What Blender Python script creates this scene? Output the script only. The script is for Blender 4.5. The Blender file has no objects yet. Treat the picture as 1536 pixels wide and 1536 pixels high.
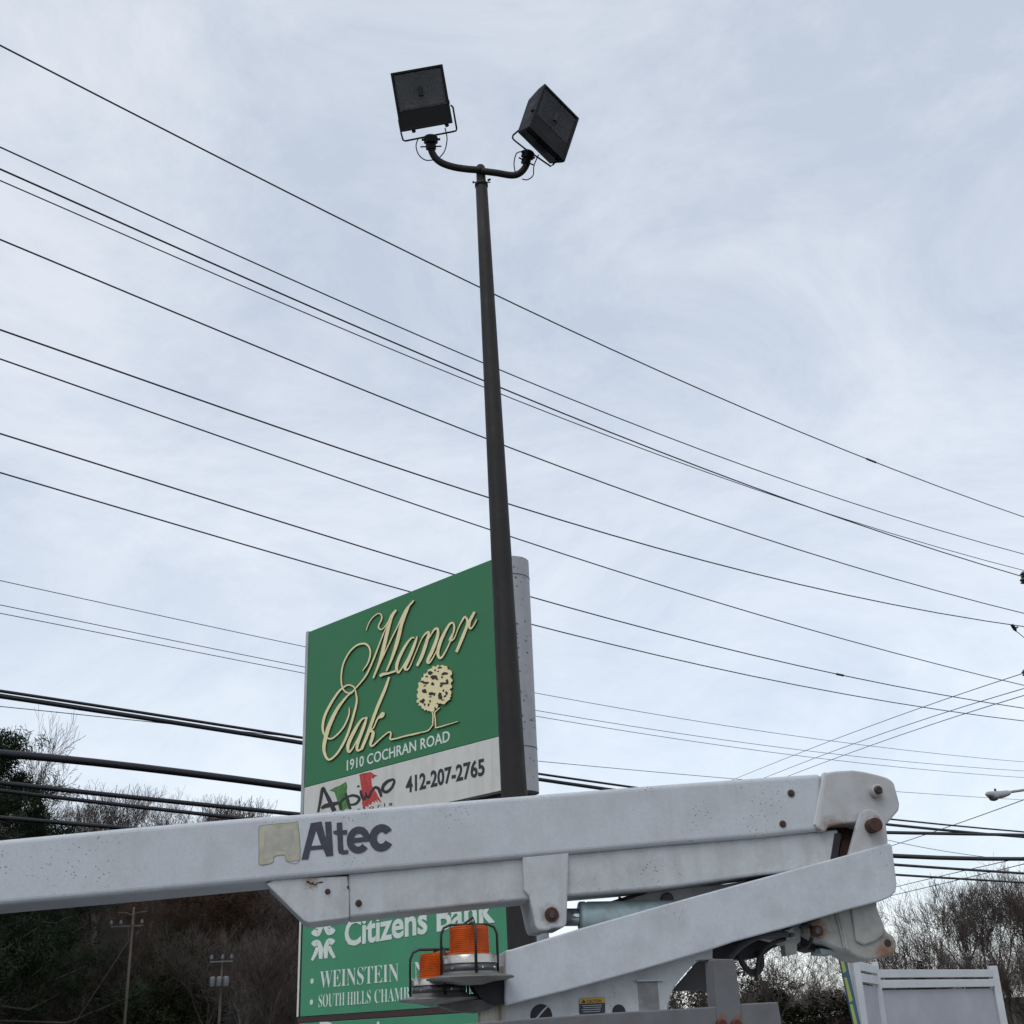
import bpy, bmesh, math, random
from mathutils import Vector, Matrix, noise
import numpy as np

C = bpy.context.scene.collection
R = math.radians
# ------------------------------------------------------------------ camera
FPX, HALF = 1827.0, 768.0            # focal length and half width in photograph pixels
PITCH, ROLL = R(23.43), R(-2.35)
CAM = Vector((0, 0, 1.6))
ROT = Matrix.Rotation(R(90) + PITCH, 3, 'X') @ Matrix.Rotation(ROLL, 3, 'Z')
cd = bpy.data.cameras.new('camera'); cam = bpy.data.objects.new('camera', cd); C.objects.link(cam)
cam.matrix_world = Matrix.Translation(CAM) @ ROT.to_4x4()
cd.sensor_width = 36; cd.lens = 36 * FPX / (2 * HALF); cd.clip_start = .05; cd.clip_end = 3000
bpy.context.scene.camera = cam
# ------------------------------------------------------------------ sky and light
SUN_EL, SUN_AZ = R(52), R(205)       # high, behind and left of the camera, veiled by cloud
w = bpy.data.worlds.new('World'); bpy.context.scene.world = w; w.use_nodes = True
nt = w.node_tree; nt.nodes.clear()
def N(t, **k):
    n = nt.nodes.new(t)
    for a, b in k.items(): setattr(n, a, b)
    return n
out = N('ShaderNodeOutputWorld'); add = N('ShaderNodeAddShader')
b1 = N('ShaderNodeBackground'); b2 = N('ShaderNodeBackground')
sky = N('ShaderNodeTexSky', sky_type='NISHITA', sun_disc=False, sun_elevation=SUN_EL, sun_rotation=SUN_AZ)
b1.inputs[1].default_value = .05
nt.links.new(sky.outputs[0], b1.inputs[0])
tc = N('ShaderNodeTexCoord'); sep = N('ShaderNodeSeparateXYZ')
nt.links.new(tc.outputs['Generated'], sep.inputs[0])
mp = N('ShaderNodeMapping'); mp.inputs['Scale'].default_value = (1.0, 1.0, 1.9); mp.inputs['Rotation'].default_value = (0, 0, .5)
nt.links.new(tc.outputs['Generated'], mp.inputs[0])
n1 = N('ShaderNodeTexNoise'); n1.inputs['Scale'].default_value = 3.3; n1.inputs['Detail'].default_value = 10; n1.inputs['Roughness'].default_value = .68; n1.inputs['Distortion'].default_value = .5
nt.links.new(mp.outputs[0], n1.inputs[0])
el = N('ShaderNodeMapRange'); el.inputs[1].default_value = .0; el.inputs[2].default_value = .62; el.inputs[3].default_value = .50; el.inputs[4].default_value = -.10
nt.links.new(sep.outputs[2], el.inputs[0])
m1 = N('ShaderNodeMapRange'); m1.inputs[1].default_value = .36; m1.inputs[2].default_value = .66; m1.inputs[3].default_value = 0; m1.inputs[4].default_value = .95
nt.links.new(n1.outputs['Fac'], m1.inputs[0])
sm = N('ShaderNodeMath', operation='ADD', use_clamp=True)
nt.links.new(el.outputs[0], sm.inputs[0]); nt.links.new(m1.outputs[0], sm.inputs[1])
cr = N('ShaderNodeValToRGB')
cr.color_ramp.elements[0].color = (.51, .555, .62, 1); cr.color_ramp.elements[1].color = (.722, .745, .77, 1)
nt.links.new(sm.outputs[0], cr.inputs[0]); nt.links.new(cr.outputs[0], b2.inputs[0]); b2.inputs[1].default_value = .98
nt.links.new(b1.outputs[0], add.inputs[0]); nt.links.new(b2.outputs[0], add.inputs[1]); nt.links.new(add.outputs[0], out.inputs[0])
sl = bpy.data.lights.new('sun', 'SUN'); sl.energy = .85; sl.angle = R(35); sl.color = (1, .97, .92)
so = bpy.data.objects.new('sun', sl); C.objects.link(so)
sd = Vector((math.sin(SUN_AZ) * math.cos(SUN_EL), math.cos(SUN_AZ) * math.cos(SUN_EL), math.sin(SUN_EL)))
so.rotation_euler = sd.to_track_quat('Z', 'Y').to_euler()
vs = bpy.context.scene.view_settings
vs.view_transform = 'Standard'; vs.look = 'None'; vs.gamma = 1; vs.exposure = 0; vs.use_curve_mapping = False

# ------------------------------------------------------------------ geometry helpers
def ray(px, py): return ROT @ Vector(((px - HALF) / FPX, (HALF - py) / FPX, -1))
def depth(p): return -(ROT.transposed() @ (p - CAM)).z
def mpp(p): return depth(p) / FPX                       # metres per photograph pixel at p
def at_h(px, py, D):                                    # point on the ray at horizontal distance D
    r = ray(px, py); return CAM + r * (D / math.hypot(r.x, r.y))
def at_z(px, py, Z):                                    # point on the ray at camera depth Z
    return CAM + ray(px, py) * Z
class VPlane:                                           # a vertical plane in the world; n points away from the camera
    def __init__(s, o, u):
        s.o = Vector((o[0], o[1], 0)); s.u = Vector((u[0], u[1], 0)).normalized(); s.n = Vector((-s.u.y, s.u.x, 0))
    def pt(s, px, py, off=0):
        r = ray(px, py); return CAM + r * ((s.n.dot(s.o) + off - s.n.dot(CAM)) / s.n.dot(r))
    def uv(s, px, py, off=0):
        p = s.pt(px, py, off); return ((p - s.o).dot(s.u), p.z)
    def at(s, u, v, off=0): return s.o + s.u * u + s.n * off + Vector((0, 0, v))
def wloc(o):
    v = Vector((0, 0, 0))
    while o: v = v + o.location; o = o.parent
    return v
def obj(name, bm, mats, parent=None, smooth=False, label=None):
    me = bpy.data.meshes.new(name); base = wloc(parent) if parent else Vector((0, 0, 0))
    bmesh.ops.translate(bm, verts=bm.verts, vec=-base)
    bm.to_mesh(me); bm.free()
    o = bpy.data.objects.new(name, me); C.objects.link(o)
    for m in (mats if isinstance(mats, (list, tuple)) else [mats]): me.materials.append(m)
    if smooth: me.polygons.foreach_set('use_smooth', [True] * len(me.polygons))
    if parent: o.parent = parent
    if label: o['label'] = label
    return o
def thing(name, label, cat, loc, group=None):
    o = bpy.data.objects.new(name, None); C.objects.link(o); o.location = loc; o.empty_display_size = .2
    o['label'] = label; o['category'] = cat
    if group: o['group'] = group
    return o
def tag(o, label, cat, group=None):
    o['label'] = label; o['category'] = cat
    if group: o['group'] = group
    return o
def struct(o): o['kind'] = 'structure'; return o
def prism(bm, front, back, mi=0):                       # two matching loops -> closed prism
    a = [bm.verts.new(p) for p in front]; b = [bm.verts.new(p) for p in back]; k = len(a); fs = []
    fs.append(bm.faces.new(a)); fs.append(bm.faces.new(b[::-1]))
    for i in range(k): fs.append(bm.faces.new((a[i], b[i], b[(i + 1) % k], a[(i + 1) % k])))
    for f in fs[2:]: f.material_index = mi
    bmesh.ops.recalc_face_normals(bm, faces=fs); return fs
def slab_bm(pl, pts, off, th, bev=0, seg=3, mi=0):      # outline seen in the photograph, on its own plane, given real thickness
    uv = [pl.uv(x, y, off) for x, y in pts]
    bm = bmesh.new(); prism(bm, [pl.at(u, v, off) for u, v in uv], [pl.at(u, v, off + th) for u, v in uv], mi)
    if bev: bmesh.ops.bevel(bm, geom=bm.edges[:], offset=bev, segments=seg, profile=.5, affect='EDGES', clamp_overlap=True)
    return bm
def slab(name, pl, pts, off, th, m, parent, bev=0, seg=3, label=None):
    bm = slab_bm(pl, pts, off, th, bev, seg); bmesh.ops.triangulate(bm, faces=[f for f in bm.faces if len(f.verts) > 4])
    return obj(name, bm, m, parent, False, label)
def box(bm, c, sx, sy, sz, M3=None, bev=0):
    M3 = M3 or Matrix.Identity(3); vs_ = [c + M3 @ Vector((x * sx / 2, y * sy / 2, z * sz / 2)) for z in (-1, 1) for x, y in ((-1, -1), (1, -1), (1, 1), (-1, 1))]
    v = [bm.verts.new(p) for p in vs_]
    fs = [bm.faces.new([v[i] for i in q]) for q in ((3, 2, 1, 0), (4, 5, 6, 7), (0, 1, 5, 4), (1, 2, 6, 5), (2, 3, 7, 6), (3, 0, 4, 7))]
    if bev: bmesh.ops.bevel(bm, geom=list({e for f in fs for e in f.edges}), offset=bev, segments=2, profile=.5, affect='EDGES')
def tube(bm, P, r, k=6, cap=True):
    P = [Vector(p) for p in P]; rr = r if isinstance(r, (list, tuple)) else [r] * len(P); rings = []; ref = None
    for i, p in enumerate(P):
        t = (P[min(i + 1, len(P) - 1)] - P[max(i - 1, 0)]).normalized()
        if ref is None: ref = t.orthogonal().normalized()
        ref = (ref - t * ref.dot(t)).normalized(); b = t.cross(ref)
        rings.append([bm.verts.new(p + (ref * math.cos(a) + b * math.sin(a)) * rr[i]) for a in [2 * math.pi * j / k for j in range(k)]])
    for A, B in zip(rings, rings[1:]):
        for j in range(k): bm.faces.new((A[j], A[(j + 1) % k], B[(j + 1) % k], B[j]))
    if cap: bm.faces.new(rings[0][::-1]); bm.faces.new(rings[-1])
def spline(P, n=6):                                     # Catmull-Rom through n-tuples
    P = [np.array(p, float) for p in P]; Q = [2 * P[0] - P[1]] + P + [2 * P[-1] - P[-2]]; o = []
    for i in range(1, len(Q) - 2):
        for j in range(n):
            t = j / n; a, b, c, d = Q[i - 1:i + 3]
            o.append(.5 * ((2 * b) + (c - a) * t + (2 * a - 5 * b + 4 * c - d) * t * t + (3 * b - a - 3 * c + d) * t ** 3))
    o.append(P[-1]); return o
def lathe(bm, c, prof, k=32, axis=None, cap=True):      # prof: (radius, height)
    q = (axis or Vector((0, 0, 1))).normalized().to_track_quat('Z', 'Y'); rings = []
    for r, h in prof: rings.append([bm.verts.new(c + q @ Vector((r * math.cos(2 * math.pi * j / k), r * math.sin(2 * math.pi * j / k), h))) for j in range(k)])
    for A, B in zip(rings, rings[1:]):
        for j in range(k): bm.faces.new((A[j], A[(j + 1) % k], B[(j + 1) % k], B[j]))
    if cap: bm.faces.new(rings[0][::-1]); bm.faces.new(rings[-1])
def ribbon(bm, pl, S, off, th, mi=0, n=5):              # a brushed or carved stroke: (x, y, width) in photograph pixels
    Q = spline(S, n); L = []; Rr = []
    for i, q in enumerate(Q):
        a = Q[min(i + 1, len(Q) - 1)] - Q[max(i - 1, 0)]; l = math.hypot(a[0], a[1]) or 1; nx, ny = -a[1] / l, a[0] / l; h = max(q[2], .3) / 2
        L.append((q[0] + nx * h, q[1] + ny * h)); Rr.append((q[0] - nx * h, q[1] - ny * h))
    F = lambda p, o_: pl.at(*pl.uv(p[0], p[1], off), o_)
    rows = [[bm.verts.new(F(L[i], off)), bm.verts.new(F(Rr[i], off)), bm.verts.new(F(Rr[i], off + th)), bm.verts.new(F(L[i], off + th))] for i in range(len(Q))]
    for A, B in zip(rows, rows[1:]):
        for j in range(4):
            f = bm.faces.new((A[j], A[(j + 1) % 4], B[(j + 1) % 4], B[j])); f.material_index = 0 if j == 0 else mi
    for f in (bm.faces.new(rows[0][::-1]), bm.faces.new(rows[-1])): f.material_index = mi
def text(name, s, pl, bl, br, top, off, th, m, parent, bold=0, spacing=1.0, shear=0, split=True):
    cu = bpy.data.curves.new('t', 'FONT'); cu.body = s; cu.size = 1; cu.offset = bold; cu.space_character = spacing; cu.resolution_u = 3; cu.shear = shear
    t = bpy.data.objects.new('t', cu); C.objects.link(t); bpy.context.view_layer.update()
    me = bpy.data.meshes.new_from_object(t.evaluated_get(bpy.context.evaluated_depsgraph_get()))
    bpy.data.objects.remove(t); bpy.data.curves.remove(cu)
    bm = bmesh.new(); bm.from_mesh(me); bpy.data.meshes.remove(me)
    xs = [v.co.x for v in bm.verts]; ys = [v.co.y for v in bm.verts]; x0, x1, y0, y1 = min(xs), max(xs), min(ys), max(ys)
    u0, v0 = pl.uv(bl[0], bl[1], off); u1, v1 = pl.uv(br[0], br[1], off); vt = pl.uv(top[0], top[1], off)[1]
    for v in bm.verts:
        a = (v.co.x - x0) / (x1 - x0); b = (v.co.y - y0) / (y1 - y0)
        v.co = pl.at(u0 + a * (u1 - u0), v0 + a * (v1 - v0) + b * (vt - v0), off)
    for f in bm.faces: f.smooth = False
    bm.verts.index_update(); seen = set(); comps = []     # islands, gathered into letters where they overlap along the line
    for v in bm.verts:
        if v in seen: continue
        st = [v]; seen.add(v); cmp_ = []
        while st:
            q = st.pop(); cmp_.append(q)
            for e in q.link_edges:
                o_ = e.other_vert(q)
                if o_ not in seen: seen.add(o_); st.append(o_)
        us = [(q.co - pl.o).dot(pl.u) for q in cmp_]; comps.append([min(us), max(us), cmp_])
    comps.sort(key=lambda c: c[0]); L_ = []
    for c in comps:
        if L_ and min(c[1], L_[-1][1]) - max(c[0], L_[-1][0]) > .5 * min(c[1] - c[0], L_[-1][1] - L_[-1][0]): L_[-1][1] = max(L_[-1][1], c[1]); L_[-1][2] += c[2]
        else: L_.append(c)
    res = []
    for c in (L_ if split else [[0, 0, [v for k_ in L_ for v in k_[2]]]]):
        S = set(c[2]); b2 = bmesh.new(); mp_ = {v: b2.verts.new(v.co) for v in c[2]}
        for f in bm.faces:
            if f.verts[0] in S: b2.faces.new([mp_[v] for v in f.verts])
        for f in b2.faces: f.smooth = False
        g = bmesh.ops.extrude_face_region(b2, geom=b2.faces[:])
        bmesh.ops.translate(b2, verts=[e for e in g['geom'] if isinstance(e, bmesh.types.BMVert)], vec=-pl.n * th)
        bmesh.ops.recalc_face_normals(b2, faces=b2.faces[:])
        res.append(obj(name, b2, m, parent))
    bm.free(); return res[0]
def quadr(pl, cx, cy, r, off, k=20):                    # round outline in true circle on the plane
    p = pl.pt(cx, cy, off); s = mpp(p) * r; u, v = pl.uv(cx, cy, off)
    return [(u + s * math.cos(2 * math.pi * i / k), v + s * math.sin(2 * math.pi * i / k)) for i in range(k)], s
def disc(bm, pl, cx, cy, r, off, th, prof=None, k=24):  # a bolt or pin: axis along the plane normal, front face at off, body th deep
    p = pl.pt(cx, cy, off); s = mpp(p) * r; b = min(.0025, th * .3)
    lathe(bm, p, prof or [(s, th), (s, b), (s - b, 0)], k, axis=pl.n)

# ------------------------------------------------------------------ materials
def mat(name, col, rough=.6, metal=0, var=.12, scale=6, bump=.0, bscale=60, specks=None, rust=None, spec=.5, trans=0, grime=None, streak=None):
    m = bpy.data.materials.new(name); m.use_nodes = True; t = m.node_tree; P = t.nodes['Principled BSDF']; L = t.links.new
    def n(ty, **k):
        x = t.nodes.new(ty)
        for a, b in k.items(): setattr(x, a, b)
        return x
    P.inputs['Roughness'].default_value = rough; P.inputs['Metallic'].default_value = metal; P.inputs['Specular IOR Level'].default_value = spec
    geo = n('ShaderNodeNewGeometry'); pos = geo.outputs['Position']
    nz = n('ShaderNodeTexNoise'); nz.inputs['Scale'].default_value = scale; nz.inputs['Detail'].default_value = 6; L(pos, nz.inputs[0])
    mr = n('ShaderNodeMapRange'); mr.inputs[1].default_value = .3; mr.inputs[2].default_value = .7; mr.inputs[3].default_value = 1 - var; mr.inputs[4].default_value = 1 + var; L(nz.outputs['Fac'], mr.inputs[0])
    mul = n('ShaderNodeVectorMath', operation='SCALE'); mul.inputs[0].default_value = col[:3]; L(mr.outputs[0], mul.inputs['Scale']); c = mul.outputs[0]
    def mixin(c, fac, col2):
        x = n('ShaderNodeMix', data_type='RGBA'); L(fac, x.inputs[0]); L(c, x.inputs[6]); x.inputs[7].default_value = (*col2, 1); return x.outputs[2]
    def ramp(src, a, b, hi=1.0, lo=0.0):
        x = n('ShaderNodeMapRange'); x.inputs[1].default_value = a; x.inputs[2].default_value = b; x.inputs[3].default_value = lo; x.inputs[4].default_value = hi; L(src, x.inputs[0]); return x.outputs[0]
    def math_(op, a, b):
        x = n('ShaderNodeMath', operation=op, use_clamp=True); L(a, x.inputs[0])
        if isinstance(b, (int, float)): x.inputs[1].default_value = b
        else: L(b, x.inputs[1])
        return x.outputs[0]
    if grime:                                            # (colour, amount, noise scale): weathered film in broad blotches
        g = n('ShaderNodeTexNoise'); g.inputs['Scale'].default_value = grime[2]; g.inputs['Detail'].default_value = 9; g.inputs['Roughness'].default_value = .68; L(pos, g.inputs[0])
        c = mixin(c, ramp(g.outputs['Fac'], .44, .72, grime[1]), grime[0])
    if streak:                                           # runs of dirt drawn down by rain
        mpn = n('ShaderNodeMapping'); mpn.inputs['Scale'].default_value = (streak[2], streak[2], streak[2] * .07); L(pos, mpn.inputs[0])
        g = n('ShaderNodeTexNoise'); g.inputs['Scale'].default_value = 1; g.inputs['Detail'].default_value = 5; L(mpn.outputs[0], g.inputs[0])
        c = mixin(c, ramp(g.outputs['Fac'], .5, .75, streak[1]), streak[0])
    if specks:                                           # (colour, scale, threshold, patch lo): chips gathered in patches
        v = n('ShaderNodeTexVoronoi'); v.inputs['Scale'].default_value = specks[1]; L(pos, v.inputs[0])
        g = n('ShaderNodeTexNoise'); g.inputs['Scale'].default_value = 4.5; g.inputs['Detail'].default_value = 3; L(pos, g.inputs[0])
        a = ramp(v.outputs['Distance'], specks[2] * .55, specks[2], 0, 1); b = ramp(g.outputs['Fac'], specks[3], specks[3] + .12)
        wn = n('ShaderNodeTexWhiteNoise'); L(v.outputs['Color'], wn.inputs[0]); cc = ramp(wn.outputs[0], .55, .6)
        c = mixin(c, math_('MULTIPLY', math_('MULTIPLY', a, b), cc), specks[0])
    for (rc, rr, amt) in (rust or []):                   # rust bled round a fixing
        d = n('ShaderNodeVectorMath', operation='DISTANCE'); L(pos, d.inputs[0]); d.inputs[1].default_value = rc
        g = n('ShaderNodeTexNoise'); g.inputs['Scale'].default_value = 38; g.inputs['Detail'].default_value = 8; g.inputs['Roughness'].default_value = .7; L(pos, g.inputs[0])
        x = n('ShaderNodeMath', operation='MULTIPLY_ADD'); L(g.outputs['Fac'], x.inputs[0]); x.inputs[1].default_value = rr * 2.2; x.inputs[2].default_value = -rr * 1.1
        y = n('ShaderNodeMath', operation='ADD'); L(d.outputs['Value'], y.inputs[0]); L(x.outputs[0], y.inputs[1])
        c = mixin(c, ramp(y.outputs[0], rr * .45, rr * 1.1, 0, amt), (.19, .085, .03))
    L(c, P.inputs['Base Color'])
    if bump:
        bn = n('ShaderNodeTexNoise'); bn.inputs['Scale'].default_value = bscale; bn.inputs['Detail'].default_value = 4; L(pos, bn.inputs[0])
        bp = n('ShaderNodeBump'); bp.inputs['Strength'].default_value = bump; bp.inputs['Distance'].default_value = .004; L(bn.outputs['Fac'], bp.inputs['Height']); L(bp.outputs[0], P.inputs['Normal'])
        L(ramp(nz.outputs['Fac'], .3, .7, min(1, rough + .12), max(0, rough - .12)), P.inputs['Roughness'])
    if trans: P.inputs['Transmission Weight'].default_value = trans
    return m

# ------------------------------------------------------------------ ground, hills
GR = np.array
def ground_z(x, y):
    az = math.degrees(math.atan2(x, y)); D = math.hypot(x, y)
    def ss(a, b, t): t = min(1, max(0, (t - a) / (b - a))); return t * t * (3 - 2 * t)
    left = ss(-1, -9, az); right = ss(7, 16, az) if az < 90 else 0
    h = left * (ss(48, 150, D) * 20 + ss(150, 400, D) * 10) + right * ss(70, 200, D) * 4.5 + .3 * noise.noise(Vector((x * .05, y * .05, 0)))
    return h * (1 if D > 30 else ss(8, 30, D))
bm = bmesh.new()
rad = [0.5, 4, 8, 14, 20, 28, 36, 44, 52, 60, 68, 76, 84, 92, 100, 110, 120, 132, 145, 160, 180, 210, 260, 340, 460, 650, 900, 1400]
KA = 120; rows = []
for r in rad: rows.append([bm.verts.new((r * math.sin(2 * math.pi * j / KA), r * math.cos(2 * math.pi * j / KA), ground_z(r * math.sin(2 * math.pi * j / KA), r * math.cos(2 * math.pi * j / KA)))) for j in range(KA)])
for A, B in zip(rows, rows[1:]):
    for j in range(KA): bm.faces.new((A[j], A[(j + 1) % KA], B[(j + 1) % KA], B[j]))
bm.faces.new(rows[0])
bmesh.ops.recalc_face_normals(bm, faces=bm.faces[:])
M_ground = mat('leaf_litter', (.015, .011, .008), .95, spec=.08, var=.5, scale=.35, grime=((.010, .013, .007), .8, .12))
struct(obj('ground', bm, M_ground, smooth=True))
M_asph = mat('asphalt', (.075, .075, .078), .9, var=.2, scale=3, bump=.4, bscale=90)
bm = bmesh.new(); v = [bm.verts.new(p) for p in ((-22, -14, .02), (18, -14, .02), (18, 9.2, .02), (-22, 9.2, .02))]; bm.faces.new(v); struct(obj('parking_lot', bm, M_asph))

# ------------------------------------------------------------------ pylon sign
M_green = mat('sign_green', (.050, .210, .095), .6, spec=.25, var=.06, scale=3, grime=((.06, .20, .11), .4, 4), bump=.03)
M_green2 = mat('sign_green_faded', (.075, .30, .165), .6, spec=.25, var=.06, scale=3, grime=((.09, .27, .17), .4, 5), bump=.03)
M_white = mat('sign_white', (.72, .71, .66), .5, var=.04, scale=3, grime=((.47, .44, .38), .5, 3), streak=((.42, .38, .31), .35, 9))
M_alu = mat('sign_aluminium', (.36, .36, .38), .5, .15, var=.07, scale=5, specks=((.05, .05, .055), 26, .34, .40), grime=((.25, .25, .27), .6, 3))
M_maroon = mat('sign_steel_maroon', (.055, .028, .028), .6, var=.15)
M_cream = mat('letter_cream', (.88, .78, .44), .5, var=.05, scale=12)
M_edge = mat('letter_edge_brown', (.17, .09, .025), .6, var=.2, scale=20)
M_print = mat('letter_pale', (.74, .80, .74), .5, var=.06, scale=12)
M_black = mat('letter_black', (.022, .022, .024), .5)
M_gasket = mat('black_gasket', (.015, .013, .014), .6)
rv = ray(-1298, 1646); sdir = Vector((-rv.x, -rv.y, 0)).normalized()      # runs from the far left end towards the near right end
p0 = at_h(739.5, 838, 10.6)
SP = VPlane((p0.x, p0.y), sdir)
Zr = SP.uv(739.5, 838)[1]; ur = SP.uv(739.5, 838)[0]; ul = SP.uv(463.6, 948)[0]
zmid_l, zmid_r = SP.uv(459.4, 1181)[1], SP.uv(747.7, 1104)[1]; zmid = (zmid_l + zmid_r) / 2
zb = SP.uv(750.7, 1186)[1]; Ztop = (Zr + SP.uv(463.6, 948)[1]) / 2
sign = thing('pylon_sign', 'tall green roadside pylon sign with raised cream script lettering and an oak tree emblem', 'sign', SP.at((ul + ur) / 2, 0, .2))
DEP = .36
def plan_body(name, u0, u1, z0, z1, off, dep, m, rnd=True, bev=.008):     # box whose near end is a half round
    P = [(u0, off), (u1, off)]
    if rnd: P += [(u1 + dep / 2 * math.sin(a), off + dep / 2 - dep / 2 * math.cos(a)) for a in [math.pi * i / 16 for i in range(1, 16)]]
    P += [(u1, off + dep), (u0, off + dep)]
    bm = bmesh.new(); prism(bm, [SP.at(u, z1, o) for u, o in P], [SP.at(u, z0, o) for u, o in P])
    return obj(name, bm, m, sign)
def panel(name, u0, u1, z0, z1, off, th, m, label=None):
    bm = bmesh.new(); c = SP.at((u0 + u1) / 2, (z0 + z1) / 2, off + th / 2)
    box(bm, c, u1 - u0, th, z1 - z0, Matrix((SP.u, SP.n, (0, 0, 1))).transposed(), .003)
    return obj(name, bm, m, sign, label=label)
cab = plan_body('cabinet', ul - .045, ur + .02, zb - .01, Ztop + .006, .02, DEP, M_alu)
for zz in (Ztop - .17, zmid - .1):                       # seams round the rounded end
    bm = bmesh.new(); tube(bm, [SP.at(ur + .02 + DEP / 2 * math.sin(a) * 1.004, zz, .02 + DEP / 2 - DEP / 2 * math.cos(a) * 1.004) for a in [math.pi * i / 16 for i in range(0, 17)]], .0035, 4); obj('seam', bm, M_gasket, cab)
panel('green_panel', ul, ur, zmid + .002, Ztop, 0, .018, M_green)
panel('white_panel', ul, ur + .012, zb, zmid - .002, 0, .018, M_white)
panel('edge_trim', ul - .05, ul - .006, zb, Ztop + .01, -.006, .03, mat('trim_grey', (.42, .43, .43), .4, .3))
panel('black_edge', ur + .014, ur + .03, zb - .008, Ztop, -.004, .022, M_gasket)
# lower cabinet: white letters on a paler green
lul = SP.uv(450, 1525)[0]; lur = SP.uv(763, 1390)[0]; lzb = (SP.uv(450, 1525)[1] + SP.uv(658, 1511)[1]) / 2; lzt = zb - .42
low = plan_body('lower_cabinet', lul - .045, lur + .02, 1.0, lzt + .02, .02, DEP, M_alu)
panel('tenant_panel', lul, lur, lzb, lzt, 0, .018, M_green2, 'faded green panel with a bank name, wheel emblem and two tenant names')
panel('edge_trim', lul - .052, lul - .024, lzb, lzt, -.004, .03, mat('trim_white', (.72, .72, .69), .5))
panel('black_edge', lul - .022, lul - .004, lzb, lzt, -.002, .02, M_gasket); panel('black_edge', lur + .003, lur + .02, lzb, lzt, -.002, .02, M_gasket)
zs = (SP.uv(450, 1536)[1] + SP.uv(658, 1521)[1]) / 2
panel('divider', lul - .05, lur + .02, zs + .004, lzb - .004, .004, .03, M_maroon)
panel('bottom_panel', lul, lur, 1.0, zs, 0, .018, M_green2)
# steel mast and frame between the cabinets
for uu in (ul + .35, (ul + ur) / 2, ur - .25):
    bm = bmesh.new(); box(bm, SP.at(uu, (0 + Ztop - .1) / 2, .02 + DEP / 2), .2, .2, Ztop - .1, Matrix((SP.u, SP.n, (0, 0, 1))).transposed()); obj('mast', bm, M_maroon, sign)
bm = bmesh.new(); box(bm, SP.at((ul + ur) / 2, zb - .07, .02 + DEP / 2), ur - ul + .1, .26, .1, Matrix((SP.u, SP.n, (0, 0, 1))).transposed()); obj('crossbeam', bm, M_maroon, sign)
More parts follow.
